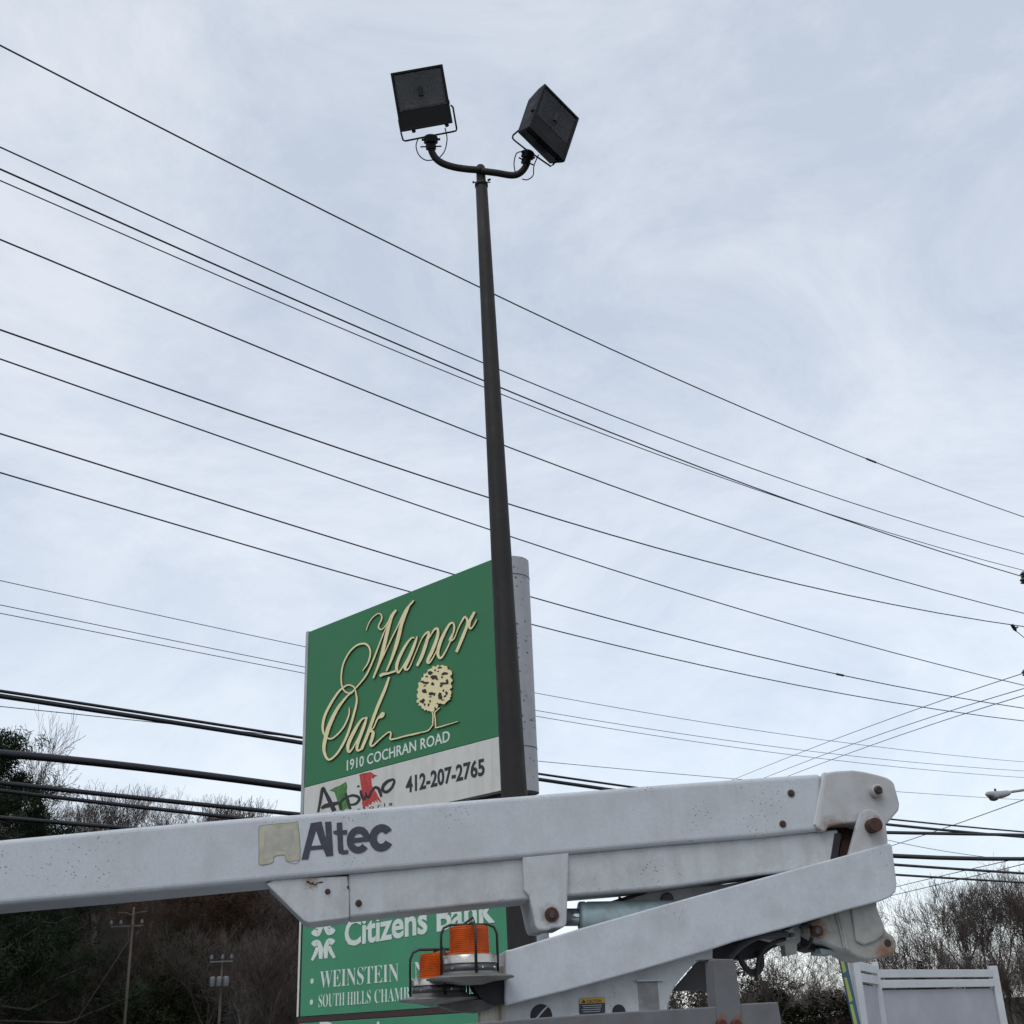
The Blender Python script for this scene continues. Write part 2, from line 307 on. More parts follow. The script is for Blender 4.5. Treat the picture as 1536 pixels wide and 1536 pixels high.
# script lettering, strokes as on the sign
def cv(ox, oy, k, P): return [(ox + x / k, oy + y / k, w_ / k) for x, y, w_ in P]
A = lambda *P: cv(530, 890, 7.68, P)
B = lambda *P: cv(470, 950, 7.3125, P)
Cc = lambda *P: cv(570, 980, 10.97, P)
letters = {
 'letter_m': [
  A((148,428,9),(180,340,12),(230,270,13),(290,233,14),(322,250,17),(325,300,18),(296,360,18),(290,395,19),(315,418,17),(350,398,13),(400,330,14),(440,250,22),(492,192,28)),
  A((492,192,28),(440,270,40),(395,430,44),(345,640,46),(300,800,36),(230,978,24)),
  A((430,280,10),(340,480,15),(240,740,20),(160,920,22),(90,1020,20),(30,1088,16)) + B((430,640,18),(385,655,18),(340,630,18),(312,570,18),(306,460,18),(330,330,18),(400,200,18),(480,130,20),(560,113,24),(610,150,22),(625,220,20),(600,320,18),(540,412,10)),
  A((230,978,14),(300,820,14),(420,560,16),(500,400,16),(600,200,28),(695,82,20)),
  A((640,150,20),(560,340,42),(520,500,48),(480,640,42),(430,780,30),(380,895,22)),
  A((305,955,28),(340,932,38),(400,922,26),(490,893,24))],
 'letter_a': [
  A((705,512,14),(665,518,20),(595,610,32),(520,760,40),(497,860,38),(517,912,28),(560,860,18),(640,720,14),(710,570,14)),
  A((735,498,18),(700,600,38),(640,750,42),(595,850,40),(612,880,26),(650,845,14),(720,680,12),(790,520,14),(840,455,24))],
 'letter_n': [
  A((840,455,24),(870,448,26),(850,540,40),(790,720,42),(733,836,34)),
  A((830,580,12),(880,500,14),(935,415,24),(972,412,28),(968,500,40),(905,670,44),(856,775,38),(872,800,26),(915,745,16),(980,620,14))],
 'letter_o': [
  A((1150,335,22),(1100,365,28),(1010,540,42),(972,680,40),(1000,747,28),(1050,690,20),(1130,520,18),(1163,400,24),(1150,335,22)),
  A((1145,460,18),(1112,540,30),(1160,520,16),(1210,400,14),(1270,285,24),(1300,272,28))],
 'letter_r': [
  A((1300,272,28),(1315,350,34),(1260,500,40),(1187,676,36)),
  A((1310,400,14),(1345,310,36),(1397,212,30)),
  A((1345,310,28),(1335,385,24),(1352,405,22),(1385,370,16),(1422,300,14))],
 'letter_big_o': [
  B((465,640,16),(445,590,18),(395,566,18),(340,585,20),(270,650,24),(180,790,30),(120,920,32),(102,1040,28),(125,1120,22),(180,1157,20),(240,1130,20),(330,1030,20),(388,900,18),(395,812,12)),
  B((430,650,14),(370,690,22),(262,830,38),(175,1010,48),(128,1170,46),(116,1280,38),(150,1373,30),(200,1375,24),(280,1290,26),(370,1120,30),(440,900,28),(476,740,24),(462,635,16))],
 'letter_small_a': [
  B((582,925,14),(525,950,24),(445,1080,42),(382,1220,42),(387,1300,28),(430,1262,18),(510,1110,14),(572,965,14)),
  B((588,918,18),(555,1020,38),(492,1190,38),(478,1262,32),(492,1285,26),(545,1262,16))],
 'letter_k': [
  B((832,480,24),(782,620,36),(702,810,38),(640,980,38),(590,1120,38),(528,1272,34)),
  B((770,868,40),(748,905,52),(706,935,20),(662,1030,16),(622,1072,22)),
  B((622,1072,22),(655,1085,36),(645,1150,40),(627,1212,32),(648,1235,22),(720,1170,16),(800,1100,16),(842,1082,18),(850,1112,20),(843,1160,20),(900,1156,18),(1000,1128,18),(1100,1107,18),(1170,1090,18))],
 'oak_ground_line': [
  Cc((400,1360,20),(600,1315,20),(780,1275,22),(850,1200,20),(868,1170,14)),
  Cc((912,1190,16),(925,1222,24),(1050,1190,20),(1290,1118,10))],
 'oak_trunk': [
  Cc((775,905,16),(865,985,22),(866,1190,24)), Cc((985,895,14),(900,975,22),(908,1080,24),(915,1200,24)), Cc((890,860,10),(880,970,22))]}
for nm, strokes in letters.items():
    bm = bmesh.new()
    for i, s in enumerate(strokes): ribbon(bm, SP, [(a, b, c * .88) for a, b, c in s], -.015 - .0012 * i, .015 + .0012 * i, 1)
    bmesh.ops.recalc_face_normals(bm, faces=bm.faces[:]); obj(nm, bm, [M_cream, M_edge], sign)
rnd = random.Random(4)
OL = [(1060,190),(1130,220),(1165,275),(1210,330),(1195,390),(1218,440),(1190,490),(1212,560),(1170,590),(1198,640),(1192,720),(1160,770),(1125,800),(1060,842),(1010,825),(980,850),(975,900),(930,925),(900,975),(860,960),(830,950),(780,935),(720,922),(705,880),(660,865),(655,815),(630,790),(655,740),(635,700),(652,650),(628,600),(660,560),(645,500),(690,470),(700,410),(735,395),(740,340),(790,325),(830,270),(880,255),(900,215),(950,215),(980,198),(1020,205)]
pts = []
for i, (x, y) in enumerate(OL):
    x2, y2 = OL[(i + 1) % len(OL)]; cx, cy = 925, 560
    for t in (0, .34, .67):
        X, Y = x + (x2 - x) * t, y + (y2 - y) * t; k = 1 + rnd.uniform(-.045, .055) * (1 if t else 0); pts.append((570 + (cx + (X - cx) * k) / 10.97, 980 + (cy + (Y - cy) * k) / 10.97))
bm = bmesh.new(); prism(bm, [SP.at(*SP.uv(x, y), -.019) for x, y in pts], [SP.at(*SP.uv(x, y), 0) for x, y in pts], 1)
bmesh.ops.triangulate(bm, faces=[f for f in bm.faces if len(f.verts) > 4]); crown = obj('oak_crown', bm, [M_cream, M_edge], sign)
bm = bmesh.new()
for cx, cy, rx, ry in [(1000,240,40,16),(930,285,18,14),(985,300,14,12),(860,335,44,30),(905,395,60,36),(960,430,26,18),(1085,340,50,26),(1045,395,16,20),(1150,262,14,10),(1195,390,12,18),(735,480,44,22),(800,495,44,22),(893,500,24,30),(760,540,22,12),(1085,500,70,26),(1135,465,26,30),(1030,545,24,20),(740,610,44,42),(775,640,26,20),(870,665,60,30),(925,680,20,26),(1015,705,48,56),(1070,620,16,20),(1125,665,22,34),(1095,710,20,18),(700,800,36,20),(735,790,30,40),(760,850,14,22),(850,800,12,26),(825,855,16,24),(930,905,14,24),(975,835,18,14),(1060,775,24,10),(790,385,22,14),(855,720,26,10)]:
    for q in range(4):
        a0 = rnd.uniform(0, 6.3); ox, oy = cx + rnd.uniform(-.5, .5) * rx, cy + rnd.uniform(-.5, .5) * ry
        vs_ = []
        for j in range(7):
            a = a0 + j * 6.283 / 7; rr = rnd.uniform(.45, .95); X, Y = 570 + (ox + rx * rr * math.cos(a)) / 10.97, 980 + (oy + ry * rr * math.sin(a)) / 10.97
            vs_.append(bm.verts.new(SP.at(*SP.uv(X, Y), -.0205 - .0004 * q)))
        bm.faces.new(vs_)
gp_ = obj('leaf_gap_paint', bm, mat('leaf_gap_black', (.03, .022, .018), .6), crown); gp_['kind'] = 'stuff'
text('address_letter', '1910 COCHRAN ROAD', SP, (520.4, 1156.5), (675, 1112.3), (520.4, 1140.6), -.0004, .003, M_print, sign, bold=.012, spacing=1.02)
text('phone_digit', '412-207-2765', SP, (608.9, 1190.2), (727.3, 1163.2), (608.9, 1165.0), -.0004, .003, M_black, sign, bold=.026, spacing=1.0)
D4 = lambda *P: cv(455, 1110, 5.12, P)
def flat(name, pl, pts, off, th, m, parent):
    bm = bmesh.new(); prism(bm, [pl.at(*pl.uv(x, y, off), off - th) for x, y in pts], [pl.at(*pl.uv(x, y, off), off) for x, y in pts]); bmesh.ops.triangulate(bm, faces=[f for f in bm.faces if len(f.verts) > 4]); return obj(name, bm, m, parent)
M_flagg = mat('print_green', (.07, .22, .05), .5, var=.35, scale=30); M_flagr = mat('print_red', (.52, .045, .04), .5, var=.3, scale=25)
pg = [(200,388),(240,365),(290,345),(328,320),(338,350),(333,400),(345,440),(350,490),(358,532),(330,526),(300,545),(276,538),(268,500),(262,470),(250,430),(240,400),(225,395)]
flat('flag_green', SP, [(455 + x / 5.12, 1110 + y / 5.12) for x, y in pg], -.0004, .0012, M_flagg, sign)
pr = [(430,265),(455,255),(480,252),(520,245),(540,262),(572,275),(552,280),(532,300),(522,285),(524,320),(527,350),(545,380),(560,400),(575,432),(592,462),(600,484),(575,462),(560,455),(578,482),(548,462),(552,484),(530,470),(520,500),(505,492),(498,516),(480,505),(470,524),(456,520),(452,480),(456,440),(445,420),(448,380),(440,330),(436,300)]
flat('flag_red', SP, [(455 + x / 5.12, 1110 + y / 5.12) for x, y in pr], -.0004, .0012, M_flagr, sign)
for nm, SS in (('brush_letter_a', [D4((112,555,12),(130,470,16),(148,372,18),(168,400,18),(200,465,24),(238,545,26)), D4((138,525,12),(165,508,22),(215,495,24),(270,482,16))]),
               ('brush_letter_r', [D4((278,475,12),(285,500,15),(290,535,12)), D4((280,495,8),(300,460,14),(325,445,14))]),
               ('brush_letter_p', [D4((322,405,10),(338,450,16),(350,500,16),(362,530,12)), D4((330,440,10),(375,425,14),(418,435,16),(428,458,15),(400,490,13),(350,498,10))]),
               ('brush_letter_i', [D4((418,350,14),(424,360,16)), D4((438,385,10),(445,420,16),(462,465,12))]),
               ('brush_letter_n', [D4((470,465,9),(478,430,14),(500,440,16),(520,400,12),(548,365,15),(575,372,18),(590,405,18),(598,435,12)), D4((478,400,9),(488,440,14))]),
               ('brush_letter_o', [D4((694,300,12),(645,318,18),(612,355,18),(612,388,18),(640,398,17),(675,370,15),(697,325,14),(694,300,12))])):
    bm = bmesh.new()
    for i, s in enumerate(SS): ribbon(bm, SP, [(a, b, c * 1.35) for a, b, c in s], -.003 - .0004 * i, .0016, 0)
    bmesh.ops.recalc_face_normals(bm, faces=bm.faces[:]); obj(nm, bm, M_black, sign)
text('small_letter', 't t o r i a', SP, (536, 1217.5), (589, 1207.6), (536, 1212.3), -.0004, .002, M_black, sign)
# lower tenant panel
text('bank_letter', 'Citizens Bank', SP, (517.2, 1421.0), (742.6, 1384.0), (517.2, 1379.8), -.0004, .004, M_print, sign, bold=.024, spacing=1.0)
serif = lambda s: ''.join(chr(0x1D400 + ord(c) - 65) if 'A' <= c <= 'Z' else c for c in s)
text('tenant_letter', serif('WEINSTEIN'), SP, (480, 1482.5), (598.2, 1472.0), (480, 1457.0), -.0004, .003, M_print, sign, bold=-.011, spacing=.98)
text('tenant_letter', serif('IN'), SP, (612.5, 1470.8), (638, 1468.7), (612.5, 1444.5), -.0004, .003, M_print, sign, bold=-.011)
text('tenant_letter', serif('SOUTH HILLS'), SP, (478, 1511.5), (556.2, 1505.3), (478, 1492.0), -.0004, .003, M_print, sign, bold=-.013, spacing=.98)
text('tenant_letter', serif('CHAMB'), SP, (562, 1504.8), (614, 1500.8), (562, 1484.6), -.0004, .003, M_print, sign, bold=-.013, spacing=.98)
text('tenant_letter', serif('WA'), SP, (691, 1494.8), (712, 1493), (691, 1472.6), -.0004, .003, M_print, sign, bold=-.013, spacing=.98)
for cx, cy in ((468, 1471.8), (467, 1503.4)):
    bm = bmesh.new(); lathe(bm, SP.pt(cx, cy, -.003), [(.024, .003), (.024, 0)], 20, axis=SP.n); obj('bullet', bm, M_print, sign)
text('bottom_letter', 'B', SP, (479, 1575), (503, 1575), (479, 1533), -.0004, .003, M_print, sign, bold=.03)
bm = bmesh.new(); lathe(bm, SP.pt(567, 1535.5, -.003), [(.018, .003), (.018, 0)], 16, axis=SP.n); obj('bottom_dot', bm, M_print, sign)
E5 = lambda *P: cv(435, 1340, 7.68, P)
half = [((262,600,46),(285,578,66),(322,562,44),(352,640,50),(352,700,44),(352,755,34)), ((318,625,40),(290,700,38),(252,772,28))]
bm = bmesh.new(); qi = 0
for P in half:
    for mx in (0, 1):
        for my in (0, 1):
            Q = []
            for x, y, w_ in P:
                if my: y = 1032 - y
                if mx: y -= (382 - x) * .21; x = 764 - x
                else: y += 0
                Q.append((x, y, w_))
            ribbon(bm, SP, [(a, b, c * 1.06) for a, b, c in E5(*Q)], -.003 - .0003 * qi, .003, 0); qi += 1
bmesh.ops.recalc_face_normals(bm, faces=bm.faces[:]); obj('wheel_emblem', bm, M_print, sign)

# ------------------------------------------------------------------ floodlight pole
M_bronze = mat('bronze_paint', (.024, .0225, .0215), .6, spec=.25, streak=((.05, .040, .030), .45, 16), var=.25, scale=5, bump=.15, bscale=140, grime=((.042, .036, .030), .5, 6))
M_bdark = mat('bronze_dark', (.010, .0095, .011), .6, spec=.15, var=.2, scale=9, bump=.1)
M_ridge = mat('reflector_ridge', (.06, .055, .05), .5, spec=.2)
M_glass = mat('lamp_glass', (.030, .031, .036), .12, var=.1, spec=.5)
M_refl = mat('lamp_reflector', (.030, .028, .027), .55, .0, spec=.2, var=.35, scale=25)
M_cord = mat('cord_black', (.012, .012, .013), .6)
base = at_h(771, 1186, 9.0); tp = ray(722, 276); tpos = CAM + tp * ((base.y - CAM.y) / tp.y)
axis = (tpos - base).normalized(); foot = base - axis * (base.z / axis.z)
pole = thing('floodlight_pole', 'tall slender dark bronze steel pole standing in front of the green sign, carrying two floodlights', 'lamp post', foot)
rB = mpp(base) * 19.6; rT = mpp(tpos) * 8.8
bm = bmesh.new(); H = (tpos - foot).length; rF = rT + (rB - rT) * H / (tpos - base).length
lathe(bm, foot, [(rF + (rT - rF) * i / 12, H * i / 12) for i in range(13)], 28, axis=axis); obj('shaft', bm, M_bronze, pole, True)
bm = bmesh.new(); lathe(bm, foot, [(.2, 0), (.2, .03), (rF + .01, .04), (rF + .01, .1)], 28, axis=axis); obj('base_plate', bm, M_bronze, pole)
top = tpos + axis * (mpp(tpos) * 34)
bm = bmesh.new(); lathe(bm, tpos, [(rT * 1.12, -.03), (rT * 1.12, .0), (rT * .80, .012), (rT * .78, (top - tpos).length - .02), (rT * .6, (top - tpos).length - .004), (.004, (top - tpos).length)], 24, axis=axis); obj('tenon', bm, M_bronze, pole, True)
s = mpp(tpos); bm = bmesh.new(); X = ROT @ Vector((1, 0, 0)); q = tpos + axis * .02 * 1
tube(bm, [q - X * s * 13, q + X * s * 14], .006, 6); tube(bm, [q - X * s * 13, q - X * s * 11], .012, 6); tube(bm, [q + X * s * 10 + axis * .02, q + X * s * 14 + axis * .035], .01, 6); obj('set_screw', bm, M_bdark, pole)
Zt = depth(tpos)
def bracket(pts, w_):
    bm = bmesh.new(); tube(bm, [at_z(x, y, Zt + z) for x, y, z in [tuple(v) for v in spline(pts, 6)]], mpp(tpos) * w_ / 2, 12); obj('bracket_arm', bm, M_bronze, pole, True)
bracket([(645, 212, 0), (646.5, 224, 0), (652, 235.5, 0), (662, 244, 0), (679, 250.2, 0), (700, 253.6, 0), (722, 255.2, 0)], 10.5)
bracket([(722, 256.5, 0), (745, 259.5, 0), (768, 263, 0), (780, 259.5, 0), (788, 250.5, 0), (791, 241, 0), (791, 232, 0)], 10.2)

def lamp(name, label, TL, TR, BL, wz, hz, bz_vec, dep, Z0, yoke, clamp, cords, bsc=.92, knobs=(), z2=None):
    c0 = at_z(TL[0], TL[1], Z0); root = thing(name, label, 'floodlight', at_z((TR[0] + BL[0]) / 2, (TR[1] + BL[1]) / 2, Z0), 'floodlights on the tall pole')
    camv = lambda x, y, z: ROT @ Vector((x, y, z)); s = Z0 / FPX
    w_ = camv((TR[0] - TL[0]) * s, -(TR[1] - TL[1]) * s, wz); h = camv((BL[0] - TL[0]) * s, -(BL[1] - TL[1]) * s, hz)
    b = w_.cross(h).normalized()
    if (ROT.transposed() @ b).z > 0: b = -b
    P = lambda u, v, d: c0 + w_ * u + h * v + b * d
    bm = bmesh.new()                                      # housing: open tray with a lip, back smaller, lower rear chamfered
    L0 = [P(0, 0, 0), P(1, 0, 0), P(1, 1, 0), P(0, 1, 0)]; L1 = [P(0, 0, dep * .35), P(1, 0, dep * .35), P(1, .975, dep * .16), P(0, .975, dep * .16)]
    e = (1 - bsc) / 2; L2 = [P(e, e * .4, dep), P(1 - e, e * .4, dep), P(1 - e, .80, dep * .9), P(e, .80, dep * .9)]
    tI = .045; I0 = [P(tI, tI, 0), P(1 - tI, tI, 0), P(1 - tI, 1 - tI, 0), P(tI, 1 - tI, 0)]; I1 = [P(tI, tI, dep * .3), P(1 - tI, tI, dep * .3), P(1 - tI, 1 - tI, dep * .3), P(tI, 1 - tI, dep * .3)]
    rings = [[bm.verts.new(p) for p in L] for L in (I1, I0, L0, L1, L2)]
    for A_, B_ in zip(rings, rings[1:]):
        for j in range(4): bm.faces.new((A_[j], A_[(j + 1) % 4], B_[(j + 1) % 4], B_[j]))
    bm.faces.new(rings[0][::-1]); bm.faces.new(rings[-1]); bmesh.ops.recalc_face_normals(bm, faces=bm.faces[:])
    bmesh.ops.bevel(bm, geom=bm.edges[:], offset=.004, segments=1, affect='EDGES')
    hs = obj('housing', bm, M_bdark, root)
    bm = bmesh.new(); NX = 8                              # folded reflector behind the glass
    def rp(i, j): u, v = i / NX, j / NX; return P(.08 + .84 * u, .07 + .55 * v, dep * (.06 + .2 * (1 - (2 * abs(u - .5)) ** 2) * (1 - (2 * abs(v - .5)) ** 2)))
    g = [[bm.verts.new(rp(i, j)) for j in range(NX + 1)] for i in range(NX + 1)]
    for i in range(NX):
        for j in range(NX): bm.faces.new((g[i][j], g[i + 1][j], g[i + 1][j + 1], g[i][j + 1]))
    obj('reflector', bm, M_refl, hs)
    for ring in (.11, .17, .23):
        bm = bmesh.new(); tube(bm, [P(.5 + ring * math.cos(a) * 1.1, .36 + ring * math.sin(a), dep * .07) for a in [2 * math.pi * q_ / 20 for q_ in range(21)]], .0025, 4); obj('reflector_ridge', bm, M_ridge, hs)
    bm = bmesh.new(); lathe(bm, P(.5, .36, dep * .12), [(.012, 0), (.045, .01), (.06, .03)], 16, axis=b, cap=False); tube(bm, [P(.5, .30, dep * .1), P(.5, .46, dep * .1)], .028, 10); obj('lamp_bulb', bm, mat(name + '_bulb', (.020, .020, .020), .5, spec=.2), hs)
    bm = bmesh.new(); q = [bm.verts.new(P(u, v, dep * .03)) for u, v in ((.05, .05), (.95, .05), (.95, .66), (.05, .66))]; q2 = [bm.verts.new(P(u, v, dep * .05)) for u, v in ((.05, .05), (.95, .05), (.95, .66), (.05, .66))]
    bm.faces.new(q); bm.faces.new(q2[::-1])
    for i in range(4): bm.faces.new((q[i], q2[i], q2[(i + 1) % 4], q[(i + 1) % 4]))
    bmesh.ops.recalc_face_normals(bm, faces=bm.faces[:])
    gm = M_pane; obj('glass_pane', bm, gm, root)
    bm = bmesh.new(); pr_ = [P(u, v, d) for u, v, d in ((.045, .66, .01), (.955, .66, .01), (.955, .955, .01), (.045, .955, .01))]; prism(bm, pr_, [p + b * dep * .25 for p in pr_]); obj('ballast_cover', bm, M_bdark, root)
    for u, v in knobs:
        bm = bmesh.new(); tube(bm, [P(u, v - (.06 if v > .9 else 0), dep * .14), P(u + (.03 if u > .5 else -.03 if u < .02 else 0), v + (.035 if v > .9 else 0), dep * .14)], .018, 8); obj('latch', bm, M_bdark, root)
    bm = bmesh.new(); tube(bm, [at_z(x, y, Z0 + z) for x, y, z in yoke], .0085, 6); obj('yoke', bm, M_bdark, root)
    bm = bmesh.new(); (x0, y0), (x1, y1), r_ = clamp; a0, a1 = at_z(x0, y0, Zt), at_z(x1, y1, Zt); d_ = (a1 - a0).normalized(); l = (a1 - a0).length; r_ *= mpp(tpos)
    lathe(bm, a0, [(r_ * .7, 0), (r_, l * .12), (r_, l * .55), (r_ * .72, l * .6), (r_ * .75, l)], 14, axis=d_)
    sx = d_.cross(b).normalized(); m_ = a0 + d_ * l * .8; tube(bm, [m_ - sx * r_ * 1.5, m_ + sx * r_ * 1.5], .007, 6); m_ = a0 + d_ * l * .3; tube(bm, [m_ - sx * r_ * 1.3, m_ + sx * r_ * 1.35], .012, 6)
    obj('slipfitter', bm, M_bdark, root)
    bm = bmesh.new()
    for cpts in cords: tube(bm, [at_z(x, y, Zt + z) for x, y, z in [tuple(v) for v in spline(cpts, 6)]], .0055, 5)
    obj('power_cord', bm, M_cord, root)
M_pane = bpy.data.materials.new('lamp_pane'); M_pane.use_nodes = True
t_ = M_pane.node_tree; t_.nodes.clear(); o_ = t_.nodes.new('ShaderNodeOutputMaterial'); mx_ = t_.nodes.new('ShaderNodeMixShader'); tr_ = t_.nodes.new('ShaderNodeBsdfTransparent'); gl_ = t_.nodes.new('ShaderNodeBsdfGlossy'); fr_ = t_.nodes.new('ShaderNodeFresnel')
tr_.inputs[0].default_value = (.8, .8, .82, 1); gl_.inputs['Roughness'].default_value = .12; gl_.inputs[0].default_value = (.5, .5, .5, 1); fr_.inputs[0].default_value = 1.45
mx_.inputs[0].default_value = .035; t_.links.new(tr_.outputs[0], mx_.inputs[1]); t_.links.new(gl_.outputs[0], mx_.inputs[2]); t_.links.new(mx_.outputs[0], o_.inputs[0])
lamp('floodlight', 'square dark floodlight on the left bracket arm, tilted to face the viewer', (585.5, 109.5), (663.7, 95.6), (601.5, 201.5), 0, .06, None, .2, Zt + .02,
     [(676.5, 158, .08), (679.5, 161, .05), (682, 176, 0), (685, 193, -.02), (684, 196.2, -.02), (679, 197.5, -.02), (640, 205, -.02), (608, 211.5, -.02), (604.5, 210, -.02), (602, 201, 0), (598, 180, .08)],
     ((646, 203), (646.5, 224), 10.5), [[(627, 208, 0), (624, 219, 0), (628, 232, 0), (638, 240, 0), (650, 240, 0)], [(667.5, 192, .02), (670.5, 208, 0), (667, 226, 0), (658, 238, 0)]], knobs=((.98, .62), (.25, .98), (.86, .98)))
lamp('floodlight', 'dark floodlight on the right bracket arm, turned aside so its ribbed left flank shows', (817.6, 124.8), (871, 167.2), (792.8, 208.4), -.19, .36, None, .25, Zt + .02,
     [(800, 176, .1), (793, 182, .1), (782, 192, .1), (769.5, 203, .08), (768.8, 207, .06), (771, 210, .05), (786, 222, 0), (808, 237, -.05), (826, 249.5, -.08), (830, 246.5, -.06), (835, 240, 0)],
     ((793.5, 226), (788, 246), 9.5), [[(786, 227, 0), (775, 230, 0), (771, 245, 0), (773, 260, 0)], [(808, 232, 0), (801, 248, 0), (799.5, 263, 0), (791, 269.5, 0), (783, 268.5, 0)]], knobs=((-.01, .6), (.3, .98), (.8, .98)))

# ------------------------------------------------------------------ bucket truck: boom assembly seen over the body
BP = VPlane((0, 4.3), (math.cos(R(8.5)), math.sin(R(8.5))))
W3 = lambda x, y, off=0: BP.pt(x, y, off)
tb = BP.at(.9, 0, .1)
truck = thing('bucket_truck', 'white bucket truck with its folded aerial boom crossing in front of the sign', 'truck', tb)
wcol = (.52, .55, .575)
sp = ((.05, .045, .04), 95, .24, .49)
M_boom = mat('boom_gelcoat', wcol, .5, var=.05, scale=90, bump=.15, bscale=260, streak=((.42, .42, .42), .22, 24), specks=sp, grime=((.40, .40, .405), .5, 7), spec=.4)
M_plate = mat('plate_paint', (.49, .515, .53), .5, var=.05, scale=80, bump=.15, bscale=260, streak=((.35, .34, .32), .4, 22), grime=((.33, .325, .30), .65, 9), specks=((.06, .04, .03), 90, .26, .54),
              rust=[(W3(468, 1322), .030, .8), (W3(518, 1333), .018, .7), (W3(826, 1372), .035, .6), (W3(538, 1355), .015, .5)])
M_cap = mat('cap_paint', (.46, .465, .47), .45, var=.05, scale=7, bump=.08, bscale=200, grime=((.32, .305, .27), .65, 9),
            rust=[(W3(1246, 1240), .045, .6), (W3(1312, 1237, -.05), .040, .6), (W3(1318, 1195), .02, .25), (W3(1268, 1245), .04, .55), (W3(1226, 1245), .02, .5)])
M_low = mat('lower_boom_paint', (.515, .545, .575), .5, var=.05, scale=90, bump=.15, bscale=260, streak=((.42, .42, .42), .2, 24), grime=((.35, .35, .345), .6, 7), specks=((.06, .05, .04), 90, .24, .56))
M_cast = mat('casting_paint', (.36, .355, .33), .55, var=.12, scale=9, bump=.2, bscale=70, grime=((.20, .18, .15), .7, 12),
             rust=[(W3(1226, 1394), .05, .85), (W3(1336, 1420), .040, .75), (W3(1326, 1432), .035, .7), (W3(1240, 1365), .03, .6)])
M_rust = mat('rusted_steel', (.060, .026, .016), .8, var=.5, scale=60, bump=.6, bscale=120)
M_dark = mat('dark_metal_hole_shade', (.016, .014, .020), .6, var=.3, scale=20)  # dark metal parts, and the painted shade inside holes
M_bolt = mat('bolt_steel', (.07, .06, .06), .5, .5, var=.5, scale=80, bump=.4)
M_chrome = mat('rod_chrome', (.45, .48, .50), .14, 1.0, var=.05)
M_cyl = mat('cylinder_paint', (.33, .42, .43), .38, var=.10, scale=12, grime=((.13, .11, .09), .6, 14))
M_seal = mat('seam_sealant', (.58, .585, .57), .6, var=.06, scale=20)
up = slab('upper_boom', BP, [(-260, 1282.5), (0, 1259.5), (200, 1240.5), (380, 1225.5), (455, 1220.5), (755, 1195.5), (1000, 1176), (1140, 1166), (1232, 1160), (1232, 1246), (1140, 1256), (990, 1268), (740, 1291), (412, 1320), (200, 1340), (0, 1357.5), (-260, 1382)], 0, .25, M_boom, truck, .017, 4)
slab('boom_joint_strip', BP, [(1235.5, 1158.6), (1240, 1158.2), (1226.5, 1237), (1220.5, 1237.5)], -.006, .02, M_seal, truck, .002, 1)
slab('boom_cap', BP, [(1237.5, 1159), (1255, 1156.3), (1279.6, 1155), (1297, 1157.4), (1315, 1161.5), (1331, 1166), (1337.5, 1170), (1341.7, 1175), (1345.5, 1189), (1350, 1205.6), (1348.8, 1215), (1336, 1230), (1329, 1237.5), (1318, 1243), (1282.5, 1233.8), (1262, 1236), (1243, 1239.6), (1240, 1246.5), (1231.6, 1247.2), (1224, 1241)], -.012, .24, M_cap, truck, .007, 2)
def fixing(name, cx, cy, r, off, th, m, head=None, ring=None):
    bm = bmesh.new(); disc(bm, BP, cx, cy, r, off, th); o = obj(name, bm, m, truck)
    if ring:
        bm = bmesh.new(); p = BP.pt(cx, cy, off); s = mpp(p) * ring; lathe(bm, p, [(s, th), (s, .006), (s * .9, .001), (mpp(p) * r * .9, .001)], 24, axis=BP.n, cap=False); obj('washer', bm, M_cap, o)
    if head:
        bm = bmesh.new(); p = BP.pt(cx, cy, off - .006); s = mpp(p) * head; lathe(bm, p, [(s, .01), (s, 0)], 6, axis=BP.n); obj('bolt_head', bm, M_bolt if m is not M_bolt else M_rust, o)
    return o
fixing('pivot_boss', 1317.6, 1185, 9.2, -.045, .05, M_cap); fixing('pivot_bolt', 1318.5, 1184.6, 6.3, -.055, .02, M_bolt, 4)
fixing('boom_bolt', 1187, 1190, 6.2, -.002, .01, M_bolt, 3.6, 7.5); fixing('boom_bolt', 1174.5, 1236, 6.0, -.002, .01, M_bolt, 3.4, 7.2)
# cavity behind the hinge
slab('hinge_cavity', BP, [(1236, 1234), (1300, 1226), (1300, 1300), (1244, 1302)], .09, .05, M_rust, truck)
slab('stiffener_end', BP, [(1252, 1250), (1262, 1250), (1255, 1300), (1244, 1300)], .02, .07, M_dark, truck)
slab('link_lug', BP, [(1262, 1262), (1272, 1258), (1280, 1270), (1276, 1292), (1256, 1296)], .05, .03, M_rust, truck, .004)
slab('hinge_plate', BP, [(1290.5, 1219), (1296.5, 1215.3), (1303, 1214), (1309.5, 1214.5), (1316, 1217), (1321, 1221.5), (1327, 1230.5), (1329.6, 1240), (1331.4, 1256), (1333, 1284), (1270, 1300), (1274, 1280)], -.038, .022, M_cap, truck, .003, 2)
fixing('hinge_pin', 1314.5, 1236.5, 10.4, -.085, .06, M_rust)
